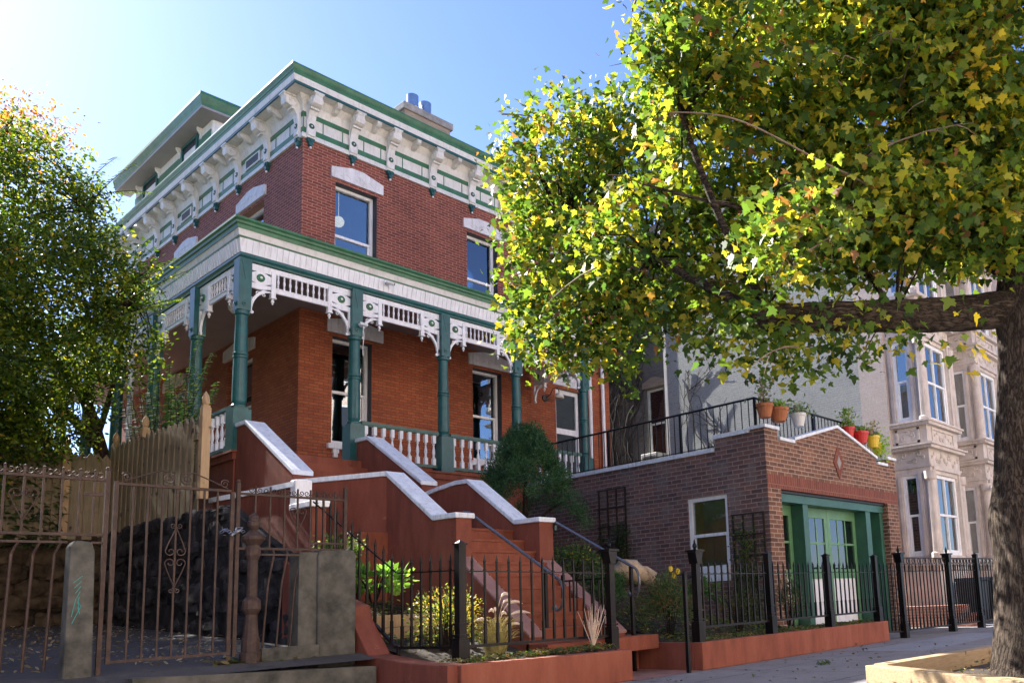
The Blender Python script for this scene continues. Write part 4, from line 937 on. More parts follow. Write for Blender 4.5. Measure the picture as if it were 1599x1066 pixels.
# houses across the street (behind the camera): they bounce sunlight and show in the panes
for i, (x0, x1, h, lb) in enumerate(((-16, -4, 16.5, 'sunlit brick house across the street, farthest left'), (-3.9, 7.5, 17.5, 'sunlit brick house across the street, second from the left'), (7.6, 19.5, 16.6, 'sunlit brick house across the street, third from the left'), (19.6, 32, 17.2, 'sunlit brick house across the street, farthest right'))):
    t = thing('opposite_house', lb, 'house', ((x0 + x1) / 2, -15, 0), 'houses across the street')
    MB().box(x0, x1, -20, -10.5, -.3, h).build('wall', 'brick_street', t); MB().box(x0 - .05, x1 + .05, -10.5, -10.0, h - .8, h).build('cornice', 'offwhite', t)
    for fl in range(5):
        for k in range(4):
            cx = x0 + (x1 - x0) * (k + .5) / 4; z = 1.2 + fl * 3.3
            w = MB().box(cx - .55, cx + .55, -10.5, -10.44, z, z + 1.9).build('window_frame', 'white', t); MB().box(cx - .45, cx + .45, -10.44, -10.435, z + .1, z + 1.8).build('pane', 'navy', w)

t = thing('shade_house', 'unseen brick house added left of the driveway to shade the left walls', 'house', (-7, 18, .5))  # out of view, added to keep sky light off left-facing walls
MB().box(-13, -1.3, 9.5, 29, .3, 11.5).build('wall', 'brick_street', t); MB().box(-13.2, -1.1, 9.3, 29.2, 11.5, 11.9).build('cornice', 'offwhite', t)
for k in range(5):
    for fl in range(3):
        w = MB().box(-1.3, -1.26, 11 + k * 3.6, 12 + k * 3.6, 1.8 + fl * 3.2, 3.6 + fl * 3.2).build('window_frame', 'white', t); MB().box(-1.26, -1.255, 11.1 + k * 3.6, 11.9 + k * 3.6, 1.9 + fl * 3.2, 3.5 + fl * 3.2).build('pane', 'navy', w)
# ================= LEFT SIDE: RUSTY GATE, PILLARS, STONE WALL, WOOD FENCE =================
GYP = 8.7; GZ = .56
def spiral(m, cx, cz, r, sx, y, turns=1.5, th=.008, start=0.0, n=18, sz_=1):
    m.tube([(cx + sx * r * (1 - .75 * k / n) * math.cos(start + turns * 2 * math.pi * k / n), y, cz + sz_ * r * (1 - .75 * k / n) * math.sin(start + turns * 2 * math.pi * k / n)) for k in range(n + 1)], th, 5)
def heart(m, cx, zt, zb, w, y, flip=1):
    # each half: rises from the point, swings out and over, then curls in on itself; flip=-1 turns it upside down
    h = zt - zb; a = Vector((cx, y, zb if flip > 0 else zt)); r = w * .52; zc = (zt - r) if flip > 0 else (zb + r)
    for s in (-1, 1):
        pts = [a]
        for t in (.35, .7): pts.append(Vector((cx + s * w * 1.02 * t, y, a.z + (zc - a.z) * t * .92)))
        for k in range(20):
            q = k / 19; ang = -.15 + q * 2.6 * math.pi * .82; rr_ = r * (1 - .74 * q)
            pts.append(Vector((cx + s * (w * .5 + rr_ * math.cos(ang)), y, zc + flip * rr_ * math.sin(ang))))
        m.tube(pts, .006, 5)
gate = thing('rusty_gate', 'tall rusty brown iron gate with scrollwork top and heart shaped centre', 'gate', (3.05, GYP, GZ))
m = MB(); m.box(2.53, 2.565, GYP - .015, GYP + .015, .62, 2.27); m.box(3.545, 3.58, GYP - .015, GYP + .015, .62, 2.24); m.box(2.565, 3.545, GYP - .015, GYP + .015, 2.235, 2.26); m.box(2.565, 3.545, GYP - .012, GYP + .012, .625, .65); m.build('gate_frame', 'rust', gate)
bar = MB().box(-.008, .008, -.008, .008, 0, 1.585).mesh('gate_bar', 'rust')
for k in range(7): inst('gate_bar', bar, gate, (2.565 + .98 * (k + 1) / 8, GYP, .65))
m = MB(); cx = 3.055
heart(m, cx, 1.565, 1.29, .088, GYP - .014); heart(m, cx, 1.86, 1.585, .085, GYP - .014, -1)
for sx in (-1, 1): spiral(m, cx + sx * .028, 1.875, .026, sx, GYP - .014, 1.2, .005, 3.6); spiral(m, cx + sx * .028, 1.26, .026, sx, GYP - .014, 1.2, .005, 2)
m.build('heart_scroll', 'rust', gate)
m = MB()
for s in (-1, 1):
    m.tube([(cx + s * .46, GYP, 2.27), (cx + s * .3, GYP, 2.34), (cx + s * .15, GYP, 2.40), (cx + s * .03, GYP, 2.39), (cx + s * .03, GYP, 2.33)], .007, 5); spiral(m, cx + s * .08, 2.33, .055, s, GYP, 1.5, .007, 2.2); spiral(m, cx + s * .43, 2.315, .045, s, GYP, 1.5, .007, .5)
m.build('top_scroll', 'rust', gate)
chn = MB(); pr = random.Random(3)
for k in range(10): 
    a = (3.46 + .022 * k, GYP - .03 - .01 * (k % 2), 1.83 + .02 * math.sin(k)); chn.tube([(a[0] - .02, a[1], a[2]), (a[0], a[1] - .012, a[2] + .014), (a[0] + .02, a[1], a[2]), (a[0], a[1] + .012, a[2] - .014), (a[0] - .02, a[1], a[2])], .005, 5)
for k in range(7): chn.tube([(3.57 + .02 * math.cos(k), GYP - .04, 1.82 + .035 * math.sin(k * 1.3)), (3.60 + .03 * math.cos(k * 2), GYP - .05, 1.85 + .03 * math.sin(k * 2.1)), (3.66, GYP - .03, 1.88)], .005, 5)
tp('gate_chain', chn, 'chain', 'shiny chain wrapped round the latch side of the rusty gate', 'chain')
def rfence(t, x0, x1, bars, zt, zl, scroll_tops=True, zb=None):
    m = MB(); m.box(x0, x1, GYP - .012, GYP + .012, zt - .012, zt + .012); m.box(x0, x1, GYP - .012, GYP + .012, zl - .012, zl + .012); m.build('fence_rail', 'rust', t)
    for x in bars:
        b = MB(); b.box(x - .008, x + .008, GYP - .008, GYP + .008, zl, zt + .07); b.ball((x, GYP, zt + .08), .012, 6, 4); b.build('fence_bar', 'rust', t)
    m = MB()
    for x in bars:
        for s in (-1, 1):
            spiral(m, x + s * .04, zt + .045, .03, s, GYP, 1.3, .005, 3.4)
    m.build('scroll_crest', 'rust', t)
lf = thing('rusty_fence', 'rusty iron fence section with heart scroll left of the gate', 'fence', (1.9, GYP, GZ))
rfence(lf, 1.2, 2.46, [1.32, 1.46, 1.60, 1.735, 1.87, 2.005, 2.14, 2.27, 2.38], 2.27, 1.77)
m = MB(); m.box(2.46, 2.495, GYP - .018, GYP + .018, .5, 2.36); m.ball((2.478, GYP, 2.375), .02, 8, 5); m.build('fence_post', 'rust', lf)
m = MB(); heart(m, 1.87, 2.16, 1.88, .1, GYP - .012); m.build('heart_scroll', 'rust', lf)
m = MB(); m.box(2.3, 2.45, GYP - .02, GYP - .009, 2.12, 2.15); m.box(1.2, 2.2, GYP - .012, GYP + .012, 1.69, 1.71); m.box(2.38, 2.46, GYP - .01, GYP + .01, 1.69, 1.71); m.build('brace', 'rust', lf)
for k, x in enumerate((1.33, 1.5, 1.68, 1.84, 1.99, 2.14)): MB().tube([(x, GYP, 1.73), (x + .012, GYP, 1.69), (x - .015, GYP + .05, 1.6), (x - .03, GYP + .1, .6)], .012, 6).build('lower_bar', 'rust', lf)
rf_ = thing('rusty_fence', 'rusty iron fence section with heart scroll between the gate and the big concrete pillar', 'fence', (4.2, GYP, GZ))
rfence(rf_, 3.63, 4.76, [3.79, 3.94, 4.09, 4.23, 4.37, 4.52, 4.65], 2.23, 1.67)
m = MB(); m.box(3.60, 3.635, GYP - .018, GYP + .018, .6, 2.34); m.ball((3.618, GYP, 2.355), .02, 8, 5); m.build('fence_post', 'rust', rf_)
m = MB(); m.box(4.75, 4.785, GYP - .018, GYP + .018, 1.68, 2.35); m.ball((4.768, GYP, 2.365), .022, 8, 5); m.build('fence_post', 'rust', rf_)
m = MB(); heart(m, 4.23, 2.12, 1.86, .09, GYP - .012); m.box(4.37, 4.76, GYP - .01, GYP + .01, 1.73, 1.75); m.box(3.7, 4.42, GYP - .01, GYP + .01, 1.60, 1.62); m.build('heart_scroll', 'rust', rf_)
for x in (3.98, 4.12, 4.26, 4.39): MB().tube([(x, GYP, 1.66), (x + .012, GYP, 1.62), (x - .03, GYP + .03, 1.3), (x - .06, GYP + .06, .62)], .011, 6).build('lower_bar', 'rust', rf_)
cpz = .5
m = MB(); m.lathe([(.10, 0), (.10, .12), (.085, .14), (.085, .26), (.075, .28), (.06, .42), (.058, .5), (.09, .56), (.085, .64), (.05, .68), (.05, 1.05), (.07, 1.1), (.075, 1.16), (.06, 1.2), (.11, 1.26), (.115, 1.29), (.06, 1.33), (.035, 1.36), (.06, 1.40), (.062, 1.44), (.05, 1.45), (.05, 1.5), (.001, 1.54)], (3.77, GYP - .02, cpz), 12)
tp('cast_iron_post', m, 'rust', 'ornate rusty cast iron post with an acorn finial right of the gate', 'post')
m = MB(); m.prism([(4.45, .4), (4.88, .4), (4.88, 1.63), (4.84, 1.67), (4.47, 1.66), (4.44, 1.61)], GYP - .06, 9.25, 'y')
tag(m.build('concrete_pillar', 'concrete', None, None, False, .02), 'broad mossy concrete pillar at the foot of the sloping planter wall', 'pillar')
m = MB(); m.prism([(2.2, .38), (2.42, .38), (2.385, 1.62), (2.36, 1.70), (2.24, 1.71), (2.20, 1.66)], GYP - .1, GYP + .05, 'y')
tag(m.build('concrete_pillar', 'concrete', None, None, False, .02), 'narrow weathered concrete pillar with teal scribble left of the gate', 'pillar')
lp = bpy.context.scene.objects[-1] if False else None
m = MB(); 
for k in range(7): m.tube([(2.235 + .01 * k, GYP - .104, 1.34 - .045 * k), (2.30 - .004 * k, GYP - .104, 1.40 - .045 * k)], .003, 4)
m.tube([(2.235, GYP - .104, 1.05), (2.26, GYP - .104, 1.2), (2.30, GYP - .104, 1.14), (2.24, GYP - .104, .99)], .003, 4)
MT = paint('teal_spray', (.03, .30, .27), .6, .1, 5, 0)
pillar2 = [o for o in bpy.data.objects if o.name.startswith('concrete_pillar')][-1]
m.build('paint_scribble', 'teal_spray', pillar2)
for pr_ in ((4.25, 4.45, GYP - .02, GYP + .2, .5, 1.64),):
    tp('concrete_buttress', MB().box(*pr_), 'concrete', 'dark concrete block against the left side of the broad pillar', 'buttress')
structure('kerb_step', MB().prism([(2.6, .2), (4.88, .05), (4.88, .40), (2.6, .50)], 8.22, 8.62, 'y').box(3.85, 4.44, 8.6, 8.69, .45, .66), 'concrete')
# rubble wall
sw_ = thing('stone_wall', 'dark rough rubble stone wall under the wooden fence along the driveway', 'wall', (4.9, 14, .5))
def rubble_top(y): return 1.35 if y < 9.9 else (1.55 + (y - 9.9) * .4 if y < 12.0 else 2.62)
MB().prism([(9.4, .3), (17.79, .3), (17.79, 2.5), (12.2, 2.55), (11.3, 2.1), (9.9, 1.5), (9.4, 1.2)], 4.955, 5.09, 'x').build('mortar_core', 'rubble_mortar', sw_)
paint('rubble', (.048, .046, .046), 1.0, .7, 4, 1.0, 20, spec=.05)
m = MB(); rr = random.Random(5)
y = 9.3
def rock(m, c, h):
    k0 = len(m.v); m.ball((0, 0, 0), 1, 8, 6)
    for i in range(k0, len(m.v)):
        x, y_, z = m.v[i]; f = [max(-1, min(1, q * 1.25)) for q in (x, y_, z)]; j = 1 + rr.uniform(-.22, .16)
        m.v[i] = (c[0] + f[0] * h[0] * j, c[1] + f[1] * h[1] * j, c[2] + f[2] * h[2] * j)
row = .35; z = .62
while z < 2.6:
    y = 9.3 + rr.uniform(0, .3); hh = rr.uniform(.09, .15)
    while y < 17.3:
        wy = rr.uniform(.10, .34)
        if z + hh < rubble_top(y) + .08 and z > .45 + max(0, y - 8.7) * .045: rock(m, (4.99 + rr.uniform(-.04, .03), y + wy, z + rr.uniform(-.05, .05)), (.055, wy * 1.06, hh * rr.uniform(.95, 1.25)))
        y += wy * 2
    z += hh * 1.9
m.build('stones', 'rubble', sw_)
# wooden fence
wf = thing('wooden_fence', 'weathered pine picket fence with dog ear tops on the stone wall beside the house', 'fence', (5.05, 16, 2.7))
m = MB(); y = 13.6; i = 0
while y < 17.35:
    zt = 4.15 + (y - 13.7) * .03 + rr.uniform(-.02, .02); zt = min(zt, 4.34); dx = 0.0 if i % 2 else .062
    m.prism([(y, 2.55), (y + .145, 2.55), (y + .145, zt - .11), (y + .0725, zt), (y, zt - .11)], 4.995 + dx, 5.015 + dx, 'x'); y += .118; i += 1
m.build('picket_panel', 'pine_gray', wf)
m = MB().box(5.018, 5.055, 13.6, 17.35, 3.0, 3.09).box(5.018, 5.055, 13.6, 17.35, 3.75, 3.84); m.build('fence_rail', 'pine_gray', wf)
for y, zt, zb in ((13.42, 4.42, 2.80), (15.95, 4.50, 2.6), (17.42, 4.45, 2.6)):
    o = MB().box(5.0, 5.12, y - .06, y + .06, zb, zt - .2).build('fence_post', 'pine', wf)
    m = MB(); m.box(5.01, 5.11, y - .05, y + .05, zt - .2, zt - .16); m.lathe([(.03, -.16), (.05, -.13), (.058, -.07), (.045, -.01), (.001, .07)], (5.06, y, zt), 14); m.build('finial', 'pine', o, smooth=False)
bf = thing('board_fence', 'shaded picket fence across the back of the driveway, on the brown stone wall', 'fence', (2, 17.4, 2.6))
m = MB(); x = -2.0; i = 0
while x < 4.92:
    zt = 4.12 + .04 * math.sin(x) + rr.uniform(-.03, .03); dy = .06 * (i % 2); m.prism([(x, 2.5), (x + .145, 2.5), (x + .145, zt - .11), (x + .0725, zt), (x, zt - .11)], 17.4 + dy, 17.42 + dy, 'y'); x += .118; i += 1
m.build('picket_panel', 'pine_gray', bf); MB().box(-2, 4.92, 17.422, 17.458, 3.0, 3.09).build('fence_rail', 'pine_gray', bf)
for x in (4.3, 1.9, -.5):
    o = MB().box(x - .06, x + .06, 17.3, 17.398, 2.5, 4.1).build('fence_post', 'pine', bf); MB().lathe([(.05, 0), (.03, .04), (.055, .09), (.058, .14), (.04, .2), (.001, .27)], (x, 17.35, 4.1), 12).build('finial', 'pine', o)
paint('brown_stone_rough', (.075, .055, .034), 1.0, .5, 4, 1.0, 14, spec=.05)
bs = thing('rough_wall', 'rough brown stone wall closing the back of the driveway under the picket fence', 'wall', (1.5, 17.5, .9))
MB().box(-4, 4.98, 17.5, 17.8, .8, 2.5).build('mortar_core', 'rubble_mortar', bs)
m = MB(); z = 1.1
while z < 2.55:
    x = -2 + rr.uniform(0, .3); hh = rr.uniform(.10, .17)
    while x < 4.9: wx = rr.uniform(.12, .36); rock(m, (x + wx, 17.5 + rr.uniform(-.03, .04), z + rr.uniform(-.03, .03)), (wx * 1.03, .12, hh * rr.uniform(.95, 1.2))); x += wx * 2
    z += hh * 1.9
m.build('stones', 'brown_stone_rough', bs)
t = thing('trash_bin', 'black trash bin at the lower left edge of the driveway', 'bin', (1.6, 9.6, .6))
MB().prism([(1.3, .58), (1.75, .58), (1.82, 1.16), (1.25, 1.16)], 9.4, 9.9, 'y').build('bin_body', 'dark_plastic', t, bevel=.02); MB().box(1.22, 1.85, 9.36, 9.94, 1.162, 1.2).build('bin_lid', 'dark_plastic', t, bevel=.012)

# ================= TREE PLANTER BOX =================
tbx = thing('tree_planter', 'raised pale timber frame round the foot of the big street tree', 'planter', (8.5, 2.6, 0))
def beam(p0, p1, w, z0, z1, name='timber_beam'):
    d = Vector((p1[0] - p0[0], p1[1] - p0[1], 0)).normalized(); n = Vector((-d.y, d.x, 0)) * w
    MB().prism([(p0[0], p0[1]), (p1[0], p1[1]), (p1[0] + n.x, p1[1] + n.y), (p0[0] + n.x, p0[1] + n.y)], z0, z1, 'z').build(name, 'timber', tbx, bevel=.008)
beam((7.22, 3.68), (5.85, 1.28), .15, 0, .25); beam((9.9, 3.34), (7.35, 3.66), -.0, 0, .0) if False else None
beam((9.9, 3.36), (7.38, 3.67), .16, 0, .252); beam((9.9, 3.36), (9.6, 1.1), -.16, 0, .248); beam((6.05, 1.25), (9.6, 1.0), .14, 0, .25)
structure('tree_soil', MB().prism([(7.3, 3.4), (6.2, 1.5), (9.5, 1.3), (9.7, 3.15)], .004, .10, 'z'), 'soil')

# ================= TRUNKS AND LIMBS =================
maple = thing('street_tree', 'big street maple with a thick dark limb and yellow green autumn leaves', 'tree', (7.95, 2.6, .05))
def limb(mb, pts, r0, r1, n=10, wob=.0, seg=8):
    P = [Vector(p) for p in pts]; out = []; rs = []
    for i in range(len(P) - 1):
        for k in range(seg):
            t = k / seg; a = P[max(i - 1, 0)]; b = P[i]; c = P[i + 1]; d = P[min(i + 2, len(P) - 1)]
            q = .5 * ((2 * b) + (c - a) * t + (2 * a - 5 * b + 4 * c - d) * t * t + (-a + 3 * b - 3 * c + d) * t ** 3); out.append(q)
    out.append(P[-1]); N = len(out)
    for i in range(N):
        t = i / (N - 1); rs.append((r0 + (r1 - r0) * t) * (1 + wob * math.sin(i * 1.7) * .5))
    mb.tube(out, rs, n); return out
tk = MB()
pts = [(7.93, 2.40, -.1), (7.98, 2.40, .25), (8.05, 2.38, .9), (8.18, 2.38, 1.6), (8.34, 2.36, 2.4), (8.52, 2.33, 3.1), (8.68, 2.30, 3.8), (8.9, 2.3, 4.8), (9.1, 2.35, 6.2), (9.3, 2.4, 7.8)]
P_ = []; N_ = 28
rsx = []
full = []
for i in range(len(pts) - 1):
    for k in range(5):
        t = k / 5; full.append(Vector(pts[i]).lerp(Vector(pts[i + 1]), t))
full.append(Vector(pts[-1]))
for i, p in enumerate(full):
    z = p.z; r = .29 + .10 * math.exp(-max(0, z) * 3) - .018 * z + (.045 * math.exp(-((z - 1.55) / .22) ** 2)) + (.06 * math.exp(-((z - 3.75) / .35) ** 2))
    if z > 4.2: r = max(.07, .25 - (z - 4.2) * .05)
    rsx.append(r)
k0 = len(tk.v); tk.tube(full, rsx, 36)
for i in range(k0, len(tk.v)):
    x, y, z = tk.v[i]; a = (i - k0) % 36; j = 1 + .035 * math.sin(a * .9 + z * 1.5) + .02 * math.sin(a * 2.3 + z * 4); c = full[(i - k0) // 36]
    tk.v[i] = (c.x + (x - c.x) * j, c.y + (y - c.y) * j, z)
tk.build('trunk', 'bark', maple, smooth=True)
lm = MB()
main = limb(lm, [(8.66, 2.32, 3.78), (8.15, 2.75, 3.70), (7.55, 3.2, 3.64), (7.0, 3.65, 3.62), (6.55, 4.0, 3.60), (6.38, 4.12, 3.72)], .20, .11, 16, .06)
lm.ball((6.52, 4.02, 3.58), .15, 12, 8, (1, 1, .9))
limb(lm, [(6.5, 4.05, 3.62), (6.3, 4.6, 4.0), (6.4, 5.4, 4.6), (6.6, 6.4, 5.2)], .06, .02, 8); limb(lm, [(6.45, 4.05, 3.7), (6.0, 4.2, 4.5), (5.9, 4.5, 5.6), (5.8, 4.6, 6.6)], .05, .015, 8)
limb(lm, [(6.6, 6.4, 5.2), (7.0, 7.4, 5.9), (7.2, 8.2, 6.9)], .035, .012, 6); limb(lm, [(6.4, 5.4, 4.6), (7.0, 6.6, 4.4), (6.9, 7.6, 4.3)], .04, .01, 6)
limb(lm, [(7.5, 3.22, 3.7), (7.4, 3.6, 4.4), (7.0, 4.4, 5.2), (7.0, 4.9, 6.0)], .032, .01, 7); limb(lm, [(8.8, 2.45, 4.8), (8.2, 2.9, 5.6), (7.6, 3.2, 6.6)], .09, .02, 8); limb(lm, [(9.1, 2.4, 6.0), (8.0, 2.4, 6.6), (7.0, 3.0, 7.2), (6.2, 3.6, 7.4)], .09, .02, 8)
limb(lm, [(8.7, 2.5, 4.5), (9.3, 2.2, 5.0), (9.7, 1.6, 6.0)], .08, .02, 7); limb(lm, [(8.6, 2.5, 4.2), (7.6, 2.9, 4.5), (6.3, 4.0, 4.6), (5.6, 4.8, 4.9)], .045, .01, 7)
lm.build('limbs', 'bark_limb', maple, smooth=True)
tw = MB(); rt = random.Random(21)

# ---------------- leaves ----------------
MAPLE_SHAPE = np.array([(0, 0), (.20, -.06), (.34, .02), (.28, .14), (.52, .22), (.46, .34), (.58, .50), (.34, .48), (.22, .52), (.20, .72), (.0, 1.0), (-.20, .72), (-.22, .52), (-.34, .48), (-.58, .50), (-.46, .34), (-.52, .22), (-.28, .14), (-.34, .02), (-.20, -.06)])
OVAL = np.array([(0, 0), (.22, .3), (.2, .65), (0, 1), (-.2, .65), (-.22, .3)])
NEEDLE = np.array([(0, 0), (.16, .35), (0, 1), (-.16, .35)])
def leaf_obj(name, P, N, D, S, Cc, shape, mat, parent, kind=None, fold=.25, label=None):
    """P positions, N normals, D tip directions, S sizes, Cc colours; one polygon fan pair per leaf"""
    n = len(P); k = len(shape)
    N = N / np.linalg.norm(N, axis=1, keepdims=True); D = D - N * (D * N).sum(1, keepdims=True); D = D / (np.linalg.norm(D, axis=1, keepdims=True) + 1e-9); X = np.cross(D, N)
    sh = shape - np.array([0, .0]); lift = np.abs(sh[:, 0]) * fold - sh[:, 1] ** 2 * .15
    V = P[:, None, :] + S[:, None, None] * (sh[None, :, 0, None] * X[:, None, :] + sh[None, :, 1, None] * D[:, None, :] + lift[None, :, None] * N[:, None, :])
    V = V.reshape(-1, 3); base = wloc(parent) if parent is not None else Vector((0, 0, 0)); o0 = V.mean(0); V = V - o0
    me = bpy.data.meshes.new(name); me.vertices.add(len(V)); me.vertices.foreach_set('co', V.astype(np.float32).ravel())
    me.loops.add(n * k); me.loops.foreach_set('vertex_index', np.arange(n * k, dtype=np.int32)); me.polygons.add(n); me.polygons.foreach_set('loop_start', (np.arange(n) * k).astype(np.int32))
    me.update(calc_edges=True)
    ca = me.color_attributes.new('leafcol', 'FLOAT_COLOR', 'POINT'); cc = np.concatenate([np.repeat(Cc, k, 0), np.ones((n * k, 1))], 1); ca.data.foreach_set('color', cc.astype(np.float32).ravel())
    me.materials.append(MATS[mat]); o = newobj(name, me, parent, Vector(o0) - base, 0, label)
    return o
def rv(n): v = RNG.normal(size=(n, 3)); return v / np.linalg.norm(v, axis=1, keepdims=True)
def lobes_points(L, dens, clump=.16, per=14, shell=.55):
    """leaf positions in clusters scattered through ellipsoid lobes"""
    Ps = []; Cs = []
    for l in L:
        x, y, z, rh, rvv = l[:5]; vol = rh * rh * rvv; nc = max(3, int(vol * dens))
        d = rv(nc); r = RNG.uniform(shell ** 3, 1, nc) ** (1 / 3); r *= RNG.uniform(.88, 1.12, nc)
        c = np.array([x, y, z]) + d * r[:, None] * np.array([rh, rh, rvv]); 
        c = np.repeat(c, per, 0); Ps.append(c + RNG.normal(size=c.shape) * clump); Cs.append(c)
    return np.concatenate(Ps), np.concatenate(Cs)
def palette(n, cols, w, jit=.25, clusters=None):
    w = np.array(w) / sum(w); idx = RNG.choice(len(cols), n, p=w)
    if clusters is not None:
        ci = RNG.choice(len(cols), n // clusters + 1, p=w); ci = np.repeat(ci, clusters)[:n]; use = RNG.random(n) < .7; idx = np.where(use, ci, idx)
    c = np.array(cols)[idx]; return np.clip(c * RNG.uniform(1 - jit, 1 + jit, (n, 1)), 0, 1)
MAPLE = [(7.15,7.51,6.67,.90,.95),(6.77,7.52,5.21,.62,.90),(6.88,6.73,4.51,.74,.70),(7.37,6.43,6.69,.74,.82),(6.64,5.66,4.91,.79,.79),(6.94,5.13,4.17,.84,.56),(6.56,4.17,3.42,.55,.36),(6.99,3.63,3.40,.55,.28),(7.45,3.15,3.42,.25,.18),(8.0,2.7,4.75,.8,.42),(8.7,2.1,4.5,.5,.35),(7.4,3.0,7.0,1.2,.7),(7.75,3.1,4.5,.6,.28),(7.85,2.7,4.5,.55,.3),(7.9,2.35,4.3,.45,.3),(7.6,3.7,4.45,.5,.3),(8.3,2.9,5.3,.9,.6),(8.45,2.7,4.75,.6,.3),(8.2,2.9,4.6,.5,.25),(6.07,4.49,6.04,.58,.83),(7.02,4.24,5.51,1.02,1.09),(6.20,3.65,6.18,1.10,.61),(7.29,3.36,4.62,.96,.50),(7.83,3.12,5.91,1.16,1.09),(8.55,2.44,5.2,.82,.95),(7.72,2.35,6.36,1.02,.70),(6.82,7.25,4.01,.56,.22),(6.67,7.79,4.57,.31,.49),(6.61,2.26,3.02,.21,.19),(5.89,3.30,3.98,.62,.34),(5.67,4.54,6.55,.38,.44),(7.47,2.76,8.03,2.12,1.06),(9.39,1.25,5.66,1.02,2.04),(6.95,6.51,3.75,.31,.31)]
def build_maple():
    P, C0 = lobes_points([(a, b, c, d * 1.06, e * 1.06) for a, b, c, d, e in MAPLE], 350, .12, 11, .3); n = len(P)
    S = RNG.uniform(.05, .135, n) * RNG.uniform(.75, 1.0, n); N = rv(n) * .9 + np.array([-.25, -.35, .75]); D = rv(n) * .7 + np.array([0, 0, -.9])
    cols = [(.07, .14, .028), (.11, .19, .03), (.19, .26, .035), (.33, .34, .04), (.50, .43, .05), (.46, .28, .06), (.26, .13, .06), (.045, .095, .028)]
    Cc = palette(n, cols, [16, 17, 15, 12, 8, 1.6, 1.6, 13], .3, 10)
    leaf_obj('crown', P, N, D, S, Cc, MAPLE_SHAPE, 'leaf', maple)
    # twigs joining the clusters to the limbs
    cc = C0[::11]; anchors = [Vector(v) for v in ((6.5, 4.05, 3.7), (6.4, 5.4, 4.6), (6.6, 6.4, 5.2), (7.0, 7.4, 5.9), (5.9, 4.5, 5.6), (7.3, 3.6, 4.6), (7.0, 4.2, 5.8), (8.2, 2.9, 5.6), (7.6, 3.2, 6.6), (8.0, 2.4, 6.6), (7.0, 3.0, 7.2), (9.3, 2.2, 5.0), (7.0, 6.6, 4.4), (6.3, 4.0, 4.6), (8.52, 2.52, 4.2), (7.55, 3.2, 3.7))]
    m = MB(); sel = RNG.choice(len(cc), 520, replace=False)
    for i in sel:
        c = Vector(cc[i]); a = min(anchors, key=lambda q: (q - c).length); mid = a.lerp(c, .5) + Vector((rt.uniform(-.1, .1), rt.uniform(-.1, .1), rt.uniform(.0, .2)))
        m.tube([a, a.lerp(mid, .6), mid, mid.lerp(c, .6) + Vector((0, 0, .04)), c], [.016, .012, .009, .006, .003], 4, cap=False)
    m.build('twigs', 'bark_thin', maple)
    m = MB(); paint('twig_pale', (.20, .145, .10), .8, .3, 9, 0)
    for i in RNG.choice(len(cc), 150, replace=False):
        c = Vector(cc[i]); d = Vector((rt.uniform(-1, .6), rt.uniform(-.8, .8), rt.uniform(-.2, .4))).normalized(); L_ = rt.uniform(.4, 1.1); pts = [c + d * L_ * t + Vector((0, 0, -.25 * t * t * L_)) for t in (0, .3, .6, .85, 1)]
        m.tube(pts, [.011, .009, .006, .004, .002], 5, cap=False)
        for t in (1, 2, 3): q = pts[t]; e = Vector((rt.uniform(-1, 1), rt.uniform(-1, 1), rt.uniform(-.6, .3))).normalized(); m.tube([q, q + e * .12, q + e * .24 + Vector((0, 0, -.05))], [.005, .003, .0015], 4, cap=False)
    limb(m, [(7.6, 3.1, 4.6), (7.0, 3.1, 4.75), (6.3, 3.3, 4.85), (5.6, 3.7, 5.1), (5.2, 4.2, 5.2)], .017, .005, 6)
    m.build('outer_twigs', 'twig_pale', maple)
build_maple()

# left tree
lt = thing('garden_tree', 'loose small leaved green tree with dark leaning stems behind the picket fence, left', 'tree', (5.0, 18.0, 2.5))
LT = [(3.37,16.76,8.02,1.09,1.53),(4.00,16.01,7.87,.60,.93),(3.26,17.40,9.29,.57,.68),(3.75,15.83,6.49,1.27,.95),(4.33,15.07,6.65,.53,.84),(4.55,14.52,6.44,.26,.31),(3.71,16.91,5.52,1.20,.88),(4.36,15.46,5.49,.80,.69),(3.60,17.30,4.66,.77,.50),(3.99,16.02,4.50,.63,.37),(2.65,17.94,6.79,.98,2.19),(2.96,18.04,4.72,.98,.98),
 (1.2, 17.5, 6.5, 1.7, 1.8), (2.0, 16.0, 5.6, 1.5, 1.0), (2.9, 15.6, 5.0, .8, .7), (2.7, 17.0, 4.2, 1.0, .8), (.6, 16.6, 5.2, 1.3, 1.0), (.2, 18.5, 6, 1.8, 2.0), (3.2, 18.8, 4.6, 1.3, 1.3), (4.6, 17.2, 7.0, .5, .6), (3.5, 16.9, 4.05, .8, .4), (2.4, 16.6, 3.9, .8, .6), (3.0, 16.9, 3.3, .5, .4), (4.2, 17.0, 4.3, .5, .3)]  # far-left lobes are out of view, added to shade the driveway
P, C0 = lobes_points(LT, 215, .105, 22, .1); n = len(P)
leaf_obj('crown', P, rv(n) + np.array([0, -.2, .6]), rv(n), RNG.uniform(.055, .105, n), palette(n, [(.055, .105, .014), (.09, .155, .018), (.17, .22, .02), (.34, .34, .03), (.035, .07, .014), (.30, .19, .03)], [17, 15, 10, 4, 13, 1], .3, 22), OVAL, 'leaf_small', lt)
m = MB(); limb(m, [(5.1, 18.0, 2.4), (5.06, 18.0, 3.8), (4.85, 17.9, 4.6), (4.55, 17.8, 5.3), (3.95, 17.7, 6.0), (3.4, 17.5, 7.0), (3.3, 17.3, 8.6)], .15, .03, 10)
